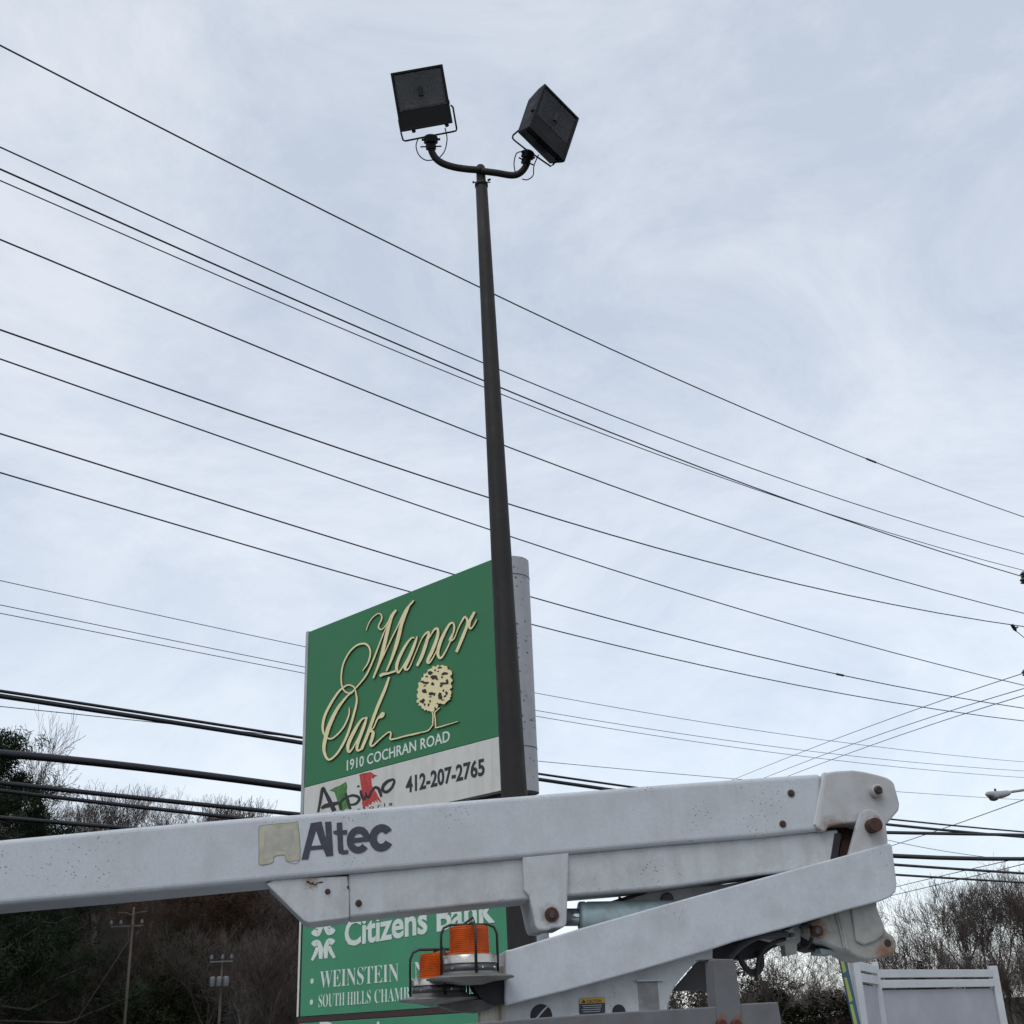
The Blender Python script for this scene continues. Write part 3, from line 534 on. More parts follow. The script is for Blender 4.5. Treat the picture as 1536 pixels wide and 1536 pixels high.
# stiffening box under the upper boom
stf = slab('stiffener', BP, [(521.5, 1310), (780, 1285), (1000, 1266), (1258, 1244), (1252, 1290), (1248, 1302), (1140, 1312), (999, 1331.5), (852, 1344), (780, 1350.5), (524, 1376)], .022, .20, M_plate, truck, .009, 3)
slab('rest_plate', BP, [(399, 1326), (412, 1319), (521, 1314), (523.6, 1340), (523.8, 1376), (519, 1377.5), (463, 1384.5), (455, 1381)], .016, .21, M_plate, truck, .004, 2)
slab('cylinder_bracket', BP, [(783.5, 1285), (853.6, 1278), (852, 1330), (850, 1386), (846, 1391), (829, 1391.5), (823, 1395), (807, 1395), (803, 1388), (794, 1345), (786, 1336)], .006, .235, M_plate, truck, .006, 2)
fixing('plate_bolt', 491.5, 1337, 4.2, .012, .012, M_bolt, 2.5); fixing('plate_bolt', 538, 1354.5, 5, .016, .014, M_bolt, 3.1)
fixing('bracket_pin', 828, 1371.5, 10.6, -.004, .02, M_rust, 5.5)
for P in ([(459, 1321.5), (463, 1321), (466, 1324.5), (469, 1323), (472, 1326.5), (476, 1323.5), (484, 1322), (485, 1324), (480, 1325), (477, 1324.6), (474, 1328), (469, 1327), (465, 1326), (461, 1324)], [(520, 1329), (523.5, 1328.5), (523.5, 1334), (521, 1333)]):
    slab('paint_chip', BP, P, .0152, .001, M_rust, truck)
# hydraulic cylinder
def pxm(x, y, off): return mpp(BP.pt(x, y, off))
a0, a1 = BP.pt(846, 1376, .12), BP.pt(880, 1375.5, .12); ax = (a1 - a0).normalized()
cyl = thing  # (kept below as parts of the truck)
bm = bmesh.new(); lathe(bm, a0, [(.0295, 0), (.0295, .09)], 24, axis=ax); obj('cylinder_rod', bm, M_chrome, truck, True)
b0, b1 = BP.pt(868, 1375.5, .12), BP.pt(1100, 1371, .12); l = (b1 - b0).length; q = pxm(868, 1375, .12)
bm = bmesh.new(); lathe(bm, b0, [(q * 12, 0), (q * 21, .002), (q * 22.3, .006), (q * 22.3, .022), (q * 21.2, .024), (q * 21.2, .030), (q * 22, .034), (q * 22, l)], 32, axis=(b1 - b0)); obj('cylinder_barrel', bm, M_cyl, truck, True)
slab('inner_link', BP, [(913, 1356), (930, 1350.5), (964, 1340.5), (975.5, 1335.5), (1090, 1326), (1150, 1316), (1150, 1372), (1000, 1395), (930, 1392)], .16, .05, M_plate, truck, .003)
fixing('link_bore', 1001.6, 1348.8, 9.8, .15, .012, M_bolt)
bm = bmesh.new(); tube(bm, [BP.pt(913, 1355.5, .15), BP.pt(930, 1350, .15), BP.pt(965, 1339.5, .15), BP.pt(975, 1335, .15)], .006, 6); tube(bm, [BP.pt(926, 1352, .14), BP.pt(930, 1347, .14), BP.pt(928, 1345.5, .14), BP.pt(934, 1349.5, .14)], .004, 5); obj('steel_line', bm, M_rust, truck)
# lower boom
lowb = slab('lower_boom', BP, [(758, 1425.5), (766.5, 1424.2), (867, 1393.5), (1000, 1356), (1100, 1328.5), (1250, 1288), (1334, 1264.5), (1338.5, 1267.5), (1345.8, 1326), (1344, 1338), (1335, 1346), (1322, 1351.5), (1270, 1365), (1185, 1390), (1100, 1413), (1068, 1424), (951.5, 1458), (846, 1487), (780, 1503), (760, 1508), (757, 1500)], -.05, .27, M_low, truck, .030, 5)
# turret side plate and what shows in it
T = [(756, 1480), (1069, 1412), (1069, 1437), (1058, 1438), (1050, 1440), (1038, 1449), (1025, 1463.5), (1015, 1476), (1009, 1486), (1004, 1498), (1001, 1512), (999, 1560), (756, 1580)]
slab('turret_plate', BP, T, .025, .03, M_plate, truck, .003, 2)
slab('turret_plate', BP, [(756, 1440), (1100, 1400), (1064, 1438), (1030, 1452), (1006, 1486), (999, 1560), (756, 1580)], .21, .03, M_plate, truck, .003, 2)
slab('turret_end', BP, [(752, 1448), (757, 1447), (757, 1580), (752, 1580)], -.002, .24, mat('stained_cream', (.50, .46, .38), .6, var=.2, scale=14, streak=((.16, .12, .09), .8, 26)), truck, .002, 1)
for cx, cy, r in ((812, 1524, 16.8), (928.5, 1517.5, 10.2)):
    bm = bmesh.new(); disc(bm, BP, cx, cy, r, .0235, .003); obj('access_hole_shade', bm, M_dark, truck)  # plate is uncut; a black disc paints the shade inside each hole
bm = bmesh.new(); ribbon(bm, BP, [(803, 1530, 2.6), (814, 1517, 2.6), (822, 1509, 2.2)], .021, .002); obj('hole_strap', bm, M_plate, truck)
slab('socket_recess_shade', BP, [(956, 1472), (986, 1471), (991, 1530), (960, 1530)], .0235, .003, mat('recess_shade_grey', (.28, .28, .27), .6, var=.3, scale=12, grime=((.06, .06, .06), .8, 9)), truck)  # flat patch; the pocket's shade is painted as darker grey and blotches
slab('socket_lip', BP, [(955, 1469.5), (996, 1468.8), (996, 1471.4), (955, 1472.2)], .008, .02, M_plate, truck, .001, 1)
lab = slab('caution_label', BP, [(868.6, 1499), (870.5, 1497.4), (905.5, 1496), (907.6, 1497.5), (907.8, 1518), (906, 1520), (870.5, 1521.5), (868.8, 1520)], .0228, .002, mat('label_black', (.02, .025, .035), .4), truck)
slab('label_header', BP, [(869, 1499.2), (870.5, 1497.8), (905.5, 1496.4), (907.2, 1497.7), (907.3, 1504), (869.2, 1505.6)], .0220, .0006, mat('label_amber', (.52, .30, .03), .4), lab)
text('label_text', 'CAUTION', BP, (880.5, 1504.4), (902.5, 1503.5), (880.5, 1499.6), .0216, .0004, M_black, lab, bold=.02, split=False)
slab('label_triangle', BP, [(872, 1504.6), (875.5, 1498.9), (879, 1504.3)], .0215, .0004, M_black, lab)
bm = bmesh.new()
for i in range(4):
    y = 1508.5 + i * 3.1; ribbon(bm, BP, [(873 + i % 2 * 2, y, 1.0), (889, y - .6, .9), (903 - i, y - 1.2, 1.0)], .0222, .0004)
obj('label_small_print', bm, mat('label_grey', (.35, .37, .4), .5), lab)
# casting at the elbow
cast = slab('elbow_casting', BP, [(1240, 1352), (1317, 1340), (1316, 1363), (1320, 1376), (1326, 1388), (1331, 1398), (1340, 1403), (1345, 1411), (1345.5, 1421), (1341, 1430), (1330, 1435.5), (1320, 1438), (1303, 1440.5), (1285, 1436), (1271, 1427.5), (1248, 1420), (1234, 1413), (1222, 1406), (1213, 1400), (1211, 1389), (1216, 1381), (1228, 1377), (1247, 1366)], .012, .17, M_cast, truck, .009, 3)
slab('casting_web', BP, [(1276, 1355), (1316, 1350), (1316, 1362), (1327, 1388), (1326, 1402), (1314, 1412), (1296, 1418), (1284, 1412), (1280, 1385)], .002, .03, M_cast, truck, .006, 2)
bm = bmesh.new(); tube(bm, [BP.pt(1256, 1362, .006), BP.pt(1264, 1392, .006), BP.pt(1271, 1424, .006)], .006, 6); tube(bm, [BP.pt(1252, 1363, .008), BP.pt(1260, 1392, .008), BP.pt(1267, 1422, .008)], .005, 6); obj('weld_bead', bm, M_cast, truck)
fixing('casting_pin', 1227.5, 1396, 8.2, -.02, .04, M_rust, 5.0); fixing('lug_bore_shade', 1332, 1414.5, 5.8, .010, .02, M_dark)  # the bore's inner shade is painted as a black disc
slab('casting_foot', BP, [(1230, 1422), (1249, 1425), (1252, 1432), (1232, 1431)], .05, .1, M_cyl, truck, .002, 1)
slab('dark_link', BP, [(1200, 1380), (1236, 1368), (1240, 1400), (1234, 1422), (1222, 1427.5), (1202, 1422)], .10, .10, M_dark, truck, .004)
slab('valve_bracket', BP, [(1172, 1386), (1200, 1377), (1202, 1384), (1201, 1412), (1196, 1416), (1196, 1431), (1179, 1434), (1177, 1418), (1160, 1412), (1140, 1407), (1150, 1395)], .05, .05, M_cast, truck, .003)
slab('pivot_housing', BP, [(1066, 1418), (1165, 1395), (1178, 1416), (1160, 1422), (1150, 1429), (1146, 1434), (1130, 1438), (1090, 1440), (1070, 1438)], .12, .10, M_dark, truck, .006)
slab('valve_block', BP, [(1178, 1395), (1190, 1391), (1192, 1406), (1180, 1410)], .02, .03, M_cyl, truck, .002)
bm = bmesh.new()
for cx, cy in ((1186, 1390), (1189, 1402), (1196, 1385)): disc(bm, BP, cx, cy, 3.4, .0, .04)
obj('hydraulic_fitting', bm, M_bolt, truck)
bm = bmesh.new(); tube(bm, [BP.pt(x, y, o) for x, y, o in [tuple(v) for v in spline([(1182, 1402, .01), (1168, 1401, .01), (1146, 1403, .01), (1128, 1409, .02), (1112, 1419, .03), (1101, 1430, .04), (1092, 1442, .05), (1084, 1470, .08)], 6)]], .0105, 10); obj('hydraulic_hose', bm, mat('hose_rubber', (.035, .036, .04), .5, var=.2, bump=.2), truck, True)
bm = bmesh.new(); tube(bm, [BP.pt(x, y, o) for x, y, o in [tuple(v) for v in spline([(1140, 1425, .1), (1142, 1446, .1), (1136, 1458, .1), (1124, 1457, .1), (1114, 1445, .1), (1108, 1432, .1)], 6)]], .011, 8); obj('hydraulic_hose', bm, M_cord, truck, True)
for HP_ in ([(1178, 1408, .03), (1166, 1412, .03), (1150, 1420, .04), (1139, 1436, .06), (1134, 1470, .10)], [(1200, 1392, .0), (1208, 1388, .0), (1216, 1390, .01), (1219, 1402, .03), (1212, 1418, .06), (1196, 1424, .08)]):
    bm = bmesh.new(); tube(bm, [BP.pt(x, y, o) for x, y, o in [tuple(v) for v in spline(HP_, 6)]], .007, 8); obj('hydraulic_hose', bm, M_cord, truck, True)
slab('inner_web', BP, [(1009, 1486), (1051, 1438), (1075, 1432), (1078, 1486)], .16, .02, mat('web_grey', (.06, .06, .062), .6, var=.3), truck)
# grey body rail in front, with its upright
M_rail = mat('rail_grey', (.135, .138, .145), .6, var=.12, scale=10, bump=.15, bscale=110, grime=((.085, .075, .07), .6, 6), rust=[(BP.pt(1084, 1533, -.6), .020, .9), (BP.pt(1106, 1532, -.6), .020, .9)])
RO = -.60
slab('body_rail', BP, [(560, 1546.5), (690, 1536), (800, 1527.2), (906, 1519.6), (1040, 1511.8), (1075, 1509.5), (1111, 1505.5), (1167.5, 1502.8), (1169, 1512), (1173, 1536), (1180, 1640), (560, 1660)], RO, .12, M_rail, truck, .004, 2)
slab('rail_upright', BP, [(1069.5, 1439.5), (1072.5, 1438.2), (1100, 1438.6), (1103, 1441.5), (1112, 1512), (1112, 1540), (1077, 1540)], RO - .004, .09, M_rail, truck, .005, 2)
slab('upright_flange', BP, [(1050, 1438.5), (1071, 1437.2), (1071, 1440), (1050, 1440.5)], RO + .05, .05, M_rail, truck, .001, 1)
M_lens = mat('marker_red', (.075, .010, .010), .5, var=.4, scale=40)
for cx in (1084, 1106): bm = bmesh.new(); disc(bm, BP, cx, 1537.5, 8, RO - .02, .03); obj('marker_lamp', bm, M_lens, truck)
# below the frame: body, turret post and wheels carry what is seen
zr = BP.uv(900, 1519)[1]
bm = bmesh.new(); box(bm, BP.at(.55, .95, .25), 3.4, 1.7, .5, Matrix((BP.u, BP.n, (0, 0, 1))).transposed(), .02); obj('service_body', bm, M_plate, truck)
bm = bmesh.new(); box(bm, BP.at(.35, 1.38, .11), .55, .26, .55, Matrix((BP.u, BP.n, (0, 0, 1))).transposed(), .01); obj('turret_post', bm, M_plate, truck)
for uu in (-.3, 1.7):
    for oo in (-.55, .8):
        bm = bmesh.new(); lathe(bm, BP.at(uu, .42, oo), [(.25, 0), (.40, .01), (.42, .05), (.42, .22), (.40, .26), (.25, .27)], 24, axis=BP.n); wh = obj('wheel', bm, M_cord, truck)
        bm = bmesh.new(); lathe(bm, BP.at(uu, .42, oo - .002), [(.02, .05), (.2, .03), (.245, 0), (.245, .26)], 20, axis=BP.n); obj('rim', bm, M_plate, wh)
# maker's decal
M_dec = mat('decal_charcoal', (.040, .043, .062), .5, var=.2, scale=40); M_dy = mat('decal_yellowed', (.44, .42, .32), .5, var=.15, scale=22, grime=((.30, .27, .17), .6, 16), specks=((.08, .06, .04), 120, .25, .55))
DK = lambda P: [(380 + x / 6.4, 1200 + y / 6.4) for x, y in P]
bd = slab('decal_badge', BP, DK([(52, 275), (62, 255), (90, 243), (380, 217), (410, 218), (428, 235), (432, 260), (446, 580), (330, 592), (312, 585), (304, 560), (300, 528), (200, 540), (195, 570), (186, 598), (165, 610), (62, 622), (55, 500)]), -.0015, .002, M_dy, truck)
bm = bmesh.new(); ribbon(bm, BP, [(*DK([(x, y)])[0], .55) for x, y in [(52, 275), (90, 243), (380, 217), (428, 235), (446, 580), (330, 592), (300, 528), (200, 540), (186, 598), (62, 622), (55, 500), (52, 275)]], -.0019, .0004, n=3); obj('badge_outline', bm, mat('decal_olive', (.12, .13, .07), .6), bd)
slab('badge_inner', BP, DK([(100, 290), (385, 262), (398, 520), (330, 535), (300, 480), (200, 492), (180, 555), (108, 570)]), -.0021, .0008, mat('decal_inner', (.41, .40, .34), .55, var=.15, scale=30, grime=((.33, .29, .24), .5, 20)), bd)
lgo = {
 'A': [(462, 572), (552, 222), (655, 205), (690, 345), (760, 530), (700, 540), (672, 470), (548, 480), (528, 568)],
 'l': [(688, 210), (748, 206), (768, 532), (705, 540), (700, 400)],
 't': [(800, 220), (852, 214), (856, 290), (900, 285), (902, 328), (858, 332), (864, 470), (874, 482), (912, 480), (912, 516), (860, 522), (822, 510), (812, 480), (806, 335), (770, 322), (768, 296), (802, 290)]}
for nm, P in lgo.items(): slab('decal_letter', BP, DK(P), -.0022 - .0002 * ord(nm[0]) / 100, .0026, M_dec, truck)
slab('decal_letter_counter', BP, DK([(560, 440), (604, 300), (650, 435)]), -.0034, .0006, M_boom, truck)
def arc_letter(cx, cy, rx, ry, w_, a0, a1, extra=None):
    bm = bmesh.new(); S = []
    for i in range(25):
        a = R(a0 + (a1 - a0) * i / 24); S.append((cx + rx * math.cos(a), cy - ry * math.sin(a) - (rx * math.cos(a)) * .07, w_))
    ribbon(bm, BP, [(380 + x / 6.4, 1200 + y / 6.4, z / 6.4) for x, y, z in S], -.0026, .003, n=2)
    if extra: ribbon(bm, BP, [(380 + x / 6.4, 1200 + y / 6.4, z / 6.4) for x, y, z in extra], -.0030, .0034, n=2)
    bmesh.ops.recalc_face_normals(bm, faces=bm.faces[:]); obj('decal_letter', bm, M_dec, truck)
arc_letter(1010, 383, 80, 96, 66, 8, 320, [(945, 388, 44), (1010, 382, 44), (1112, 372, 44)])
arc_letter(1230, 362, 80, 94, 74, 32, 330)

# amber beacons on the turret
M_amber = mat('amber_lens', (.60, .105, .008), .25, var=.28, scale=18, spec=.5)
t_ = M_amber.node_tree; P_ = t_.nodes['Principled BSDF']; tl_ = t_.nodes.new('ShaderNodeBsdfTranslucent'); tl_.inputs[0].default_value = (.95, .26, .015, 1); ms_ = t_.nodes.new('ShaderNodeMixShader'); ms_.inputs[0].default_value = .28
t_.links.new(P_.outputs[0], ms_.inputs[1]); t_.links.new(tl_.outputs[0], ms_.inputs[2]); t_.links.new(ms_.outputs[0], t_.nodes['Material Output'].inputs['Surface'])
M_ring = mat('beacon_ring', (.52, .50, .45), .32, .8, var=.15, scale=30, bump=.1); M_skirt = mat('beacon_skirt', (.10, .10, .105), .4, .4, var=.3, scale=40)
M_pan = mat('beacon_pan', (.21, .205, .19), .5, .5, var=.25, scale=14, grime=((.08, .07, .06), .6, 16))
M_wire = mat('cage_wire', (.018, .02, .02), .45)
def beacon(cx, ytop, ydome, yring, ybase, rd, rr_, rp_, cage_l, cage_r, cage_top, off, label):
    z = lambda y: BP.pt(cx, y, off).z
    c = BP.pt(cx, ybase, off); s = mpp(c); c0 = Vector((c.x, c.y, 0))
    bm = bmesh.new(); prof = [(s * rd * 1.02, z(ydome)), (s * rd * 1.02, z(ydome) + .004)]; n_ = 13; h = z(ytop) - z(ydome)
    for i in range(n_): v = .06 + .88 * i / n_; prof += [(s * rd * (1.0 - .05 * v), z(ydome) + h * v), (s * rd * (1.0 - .05 * v) - .0024, z(ydome) + h * (v + .030))]
    prof += [(s * rd * .93, z(ydome) + h * .955), (s * rd * .86, z(ydome) + h * .99), (s * rd * .5, z(ydome) + h), (.001, z(ydome) + h)]
    lathe(bm, c0, prof, 64, cap=False); b = obj('warning_beacon', bm, M_amber, truck, False, label)
    bm = bmesh.new(); lathe(bm, c0, [(s * rd, z(ydome) + .001), (s * rr_ * .97, z(ydome)), (s * rr_, z(ydome) - .004), (s * rr_ * 1.01, z(yring))], 40, cap=False); obj('clamp_ring', bm, M_ring, b, True)
    bm = bmesh.new(); lathe(bm, c0, [(s * rr_ * .985, z(yring)), (s * rr_ * .985, z(ybase))], 40); sk = obj('skirt', bm, M_skirt, b, True)
    for a in (-2.2, -1.05, -.4, .6, 1.7, 2.8):
        bm = bmesh.new(); d = Vector((math.cos(a), math.sin(a), 0)); lathe(bm, c0 + d * s * rr_ * .98 + Vector((0, 0, z(ybase) * .5 + z(yring) * .5)), [(.0045, 0), (.0035, .004)], 8, axis=d); obj('screw', bm, M_ring, b)
    bm = bmesh.new()
    for a in (-1.9, 1.2): 
        P = [c0 + Vector((math.cos(a + t), math.sin(a + t), 0)) * s * rr_ * .992 + Vector((0, 0, zz)) for t in (-.28, .28) for zz in ((z(yring) - .004, z(ybase) + .006) if t < 0 else (z(ybase) + .006, z(yring) - .004))]
        v = [bm.verts.new(p) for p in P]; bm.faces.new(v)
    zb_ = z(ybase)
    bm.free(); bm = bmesh.new(); lathe(bm, c0, [(s * rr_ * 1.0, zb_ + .004), (s * rr_ * 1.04, zb_ + .002), (s * rr_ * 1.06, zb_ - .004), (s * rp_ * .96, zb_ - .010), (s * rp_, zb_ - .013), (s * rp_, zb_ - .017), (s * rp_ * .9, zb_ - .020), (s * rp_ * .55, zb_ - .026), (s * rp_ * .3, zb_ - .034), (.02, zb_ - .035)], 48); obj('dish', bm, M_pan, b, True)
    bm = bmesh.new(); lathe(bm, c0, [(s * 14, z(ydome) + .002), (s * 12, z(ydome) + h * .25), (s * 5, z(ydome) + h * .3), (s * 7, z(ydome) + h * .5), (s * 6, z(ydome) + h * .72), (.004, z(ydome) + h * .78)], 20); obj('lamp_core', bm, M_ring, b, True)
    rc = s * (cage_r - cage_l) / 2; zt_ = z(cage_top)
    for a in (0, 1):
        d = BP.u if a == 0 else BP.n; d = (d + (BP.n if a == 0 else -BP.u) * .12).normalized(); q_ = min(.03, rc * .35)
        bm = bmesh.new(); path = [c0 - d * rc + Vector((0, 0, zb_ - .004)), c0 - d * rc + Vector((0, 0, zt_ - q_)), c0 - d * (rc - q_ * .3) + Vector((0, 0, zt_ - q_ * .3)), c0 - d * (rc - q_) + Vector((0, 0, zt_)), c0 + d * (rc - q_) + Vector((0, 0, zt_)), c0 + d * (rc - q_ * .3) + Vector((0, 0, zt_ - q_ * .3)), c0 + d * rc + Vector((0, 0, zt_ - q_)), c0 + d * rc + Vector((0, 0, zb_ - .004))]
        tube(bm, path, .0042, 8); obj('cage_wire', bm, M_wire, b, True)
    return b, c0, zt_, zb_
b1_, c1_, zt1, zb1 = beacon(659, 1430, 1468, 1478.5, 1492, 31, 41, 60, 616, 704, 1424, .03, 'lower amber beacon partly hidden behind the other beacon')
b2_, c2_, zt2, zb2 = beacon(705, 1389.5, 1433, 1446, 1460, 31.5, 41, 66, 661, 748, 1387, -.11, 'upper amber beacon under a taller wire cage')
bm = bmesh.new(); tube(bm, [c2_ + BP.u * -.02 + Vector((0, 0, zt2)), c2_ + BP.u * .014 + Vector((0, 0, zt2 + .022)), c2_ + BP.u * .02 + Vector((0, 0, zt2))], .004, 6); obj('cage_loop', bm, M_wire, b2_)
slab('beacon_bracket', BP, [(706, 1470), (764, 1466), (765, 1500), (752, 1507), (738, 1507), (720, 1496), (710, 1484)], -.03, .09, M_dark, truck, .004)
slab('beacon_shelf', BP, [(655, 1507), (700, 1500), (757, 1497), (757, 1506), (727, 1516), (716, 1519), (680, 1516)], -.02, .12, mat('shelf_metal', (.10, .095, .09), .6, .3, var=.3, scale=20), truck, .002)
slab('beacon_arm', BP, [(640, 1500), (712, 1490), (735, 1494), (735, 1505), (700, 1509), (664, 1509)], 0, .07, M_dark, truck, .005)
slab('beacon_post', BP, [(721, 1512), (757, 1500), (757, 1580), (719, 1580)], .02, .10, mat('post_cream', (.48, .45, .38), .6, var=.2, scale=14, streak=((.08, .06, .05), .9, 30)), truck, .004)
bm = bmesh.new(); tube(bm, [BP.pt(648, 1502, .03), BP.pt(648, 1510, .03)], .008, 8); obj('mounting_stud', bm, M_dark, truck)

# ------------------------------------------------------------------ overhead lines
M_w = mat('line_wire', (.020, .022, .026), .5, var=.2); M_cab = mat('cable_black', (.012, .012, .016), .55, var=.3, scale=3)
rvw = ray(2935, 1440); wd = Vector((rvw.x, rvw.y, 0)).normalized()
def wplane(s): n = Vector((-wd.y, wd.x, 0)); o = n * s; return VPlane((o.x, o.y), (wd.x, wd.y))
WP = wplane(15); WT = wplane(34)
def wire(pl, P, dia, label, cat='power line', x0=None, x1=None, m=None, group='overhead lines crossing the sky', n=28, deg=3, name='power_line'):
    P = np.array(P, float); cf = np.polyfit(P[:, 0], P[:, 1], min(deg, len(P) - 1))
    x0 = P[0, 0] if x0 is None else x0; x1 = P[-1, 0] if x1 is None else x1
    bm = bmesh.new()
    pts = [pl.pt(x, np.polyval(cf, x)) for x in np.linspace(x0, x1, n)]
    tube(bm, pts, dia / 2, 6); o = obj(name, bm, m or M_w, None, True)
    tag(o, label, cat, group); return o, cf
UP = [
 ([(0,67.2),(100,119.7),(300,222.5),(400,273.6),(550,347.3),(650,397.2),(690,415.5),(820,478.3),(1000,561.2),(1100,606),(1230,660.5),(1330,701),(1436,740),(1536,775)], .030, 'topmost overhead line, running steeply from the top of the left edge', 1),
 ([(0,219.5),(100,266.9),(300,358.9),(400,403.9),(550,468.7),(650,511.7),(690,528.5),(820,583.3),(1000,654.8),(1100,693),(1230,739),(1330,771.9),(1436,804.2),(1536,830)], .026, 'second overhead line from the top, just above a close pair of lines', 0),
 ([(0,252.8),(100,298.3),(300,387.5),(400,432.5),(550,496),(650,538.7),(690,554.7),(820,609.6),(1000,680.8),(1100,720.5),(1230,767),(1330,801.6),(1436,836),(1536,864.5)], .032, 'thicker line of the close pair high in the sky', 0),
 ([(0,269.7),(100,314.7),(300,403),(400,445.6),(550,508.4),(650,549.3),(690,565),(820,617),(1000,686.3),(1100,723),(1230,767.6),(1330,799),(1436,829.3),(1536,854.7)], .022, 'thinner line of the close pair, crossing its neighbour near the elbow of the boom', 0),
 ([(0,358.3),(100,401.4),(300,485),(400,527.2),(550,586.8),(650,626.5),(690,641.4),(820,691.6),(1000,757.5),(1100,792.7),(1230,835),(1330,866),(1436,895.4),(1536,918.6)], .028, 'single dark line passing just under the close pair', 0),
 ([(0,493.3),(100,530.4),(300,601.3),(400,636),(550,686.3),(650,719.1),(690,731.5),(820,772.2),(1000,825.6),(1100,853),(1230,884.8),(1330,905.9),(1436,924.8),(1536,938.8)], .028, 'dark line with a small clamp and drop wire near the right edge', 2),
 ([(0,537.9),(100,573.5),(300,644.4),(400,680),(550,732.3),(650,765.8),(690,778.8),(820,821),(1000,880.4),(1100,911),(1230,949),(1330,977),(1436,1004.6),(1536,1027)], .024, 'line that meets the pole just above the top of the green sign', 0),
 ([(0,649.4),(100,681.8),(300,746.1),(400,777),(550,822.7),(650,851.5),(793,893.2),(820,900.2),(1000,949.3),(1100,979.5),(1230,1005.9),(1330,1026.6),(1436,1046.6),(1536,1061.6)], .024, 'upper of two lines vanishing behind the top edge of the green sign, with a splice', 3),
 ([(0,707.5),(100,739),(300,799.1),(400,828),(550,870),(620,887),(793,934),(820,940.5),(1000,987.2),(1100,1009),(1230,1035),(1330,1053),(1436,1068.7),(1536,1080.5)], .022, 'lower of two lines that disappear behind the top edge of the green sign', 0)]
for P, dia, lb, fl in UP:
    o, cf = wire(WP, P, dia, lb, x0=-140, x1=1760)
    if fl in (1, 3):
        xa, xb = ((1300, 1314) if fl == 1 else (1255, 1265)); bm = bmesh.new(); tube(bm, [WP.pt(x, np.polyval(cf, x)) for x in (xa, (xa + xb) / 2, xb)], .026, 8); obj('splice_sleeve', bm, M_cab, o)
    if fl == 2:
        bm = bmesh.new(); yy = np.polyval(cf, 1519); tube(bm, [WP.pt(1518, yy), WP.pt(1521, yy + 4), WP.pt(1524, yy + 9)], [.05, .06, .03], 6); tube(bm, [WP.pt(1520.5, yy + 7), WP.pt(1526.5, yy + 3)], .025, 6); obj('wire_clamp', bm, M_cab, o)
        bm = bmesh.new(); tube(bm, [WP.pt(1524, yy + 9), WP.pt(1536, yy + 18.5), WP.pt(1600, yy + 70)], .012, 5); obj('drop_wire', bm, M_w, o)
FAR = [([(0,870),(200,915.4),(300,937.5),(430,964.6),(459,970),(800,1036.7),(1000,1074.4),(1100,1091),(1230,1109.4),(1330,1122.7),(1436,1134.2),(1536,1142)], 'fine distant line highest of the three that pass behind the middle of the sign'),
 ([(0,906.5),(200,949.7),(300,969.8),(430,995),(458,1000.7),(800,1063.4),(1000,1097.3),(1100,1112),(1230,1129.3),(1330,1139.8),(1436,1149.8),(1536,1155.7)], 'fine distant line in the middle of the three behind the sign'),
 ([(0,919),(200,960.7),(300,979.7),(430,1004),(456,1010),(800,1071.8),(1000,1107.3),(1100,1121),(1230,1137),(1330,1149.6),(1436,1159.3),(1536,1165.8)], 'fine distant line lowest of the three behind the sign'),
 ([(0,1059),(160,1077),(805,1140.6),(1000,1159.4),(1110,1169.6),(1347,1188),(1480,1196.7),(1536,1199.5)], 'hair-thin line just clearing the top of the boom and passing behind the street light')]
for P, lb in FAR: wire(WT, P, .024, lb, x0=-140, x1=1700)
LOW = [([(0,1035),(87,1050.7),(160,1061),(200,1067.5),(300,1082.8),(420,1102),(454,1106.5),(805,1160.4),(946,1178),(1333,1231),(1426,1239),(1536,1246)], .040, 'upper, slimmer cable of the twisted pair left of the sign'),
 ([(0,1042.5),(96,1058),(160,1069),(200,1075.5),(300,1091.7),(420,1108.5),(454,1115),(805,1167),(922,1183),(1333,1240),(1426,1249),(1536,1252)], .062, 'lower, thicker cable of the twisted pair left of the sign'),
 ([(0,1128),(20,1132),(82,1138),(160,1146.5),(200,1151.8),(300,1162.3),(430,1177),(1341,1284.7),(1536,1288)], .098, 'thickest black cable, crossing the pine tree top and the sky left of the sign'),
 ([(0,1175),(48,1181),(96,1184.7),(160,1191.5),(420,1215.6),(1345,1303),(1536,1306)], .060, 'black cable third from bottom above the left end of the boom'),
 ([(0,1187),(41,1191.6),(160,1205),(380,1226),(1345,1318),(1536,1319.6)], .050, 'black cable in front of the bare treetops, touching the boom near the decal badge'),
 ([(0,1226),(82,1234.6),(160,1240),(210,1242.5),(1345,1345),(1536,1362)], .052, 'lowest black cable, vanishing behind the left end of the boom')]
for i, (P, dia, lb) in enumerate(LOW): wire(WP, P, dia, lb, 'cable', x0=-140, x1=(1760 if i < 5 else 700), m=M_cab, deg=3 if i < 3 else 2, group='black cables strung low behind the boom', name='utility_cable')
wire(WP, [(1333, 1248.8), (1426, 1250.6), (1536, 1252.5)], .075, 'heavy lashed cable at the level of the hinge pin, right of the boom', 'cable', x0=1180, x1=1760, m=M_cab, group='black cables strung low behind the boom', name='utility_cable')
def span(xa, Da, xb, Db):
    a, b = at_h(xa, 1100, Da), at_h(xb, 1100, Db); return VPlane((a.x, a.y), ((b - a).x, (b - a).y))
CP = span(1090, 70, 1536, 33)
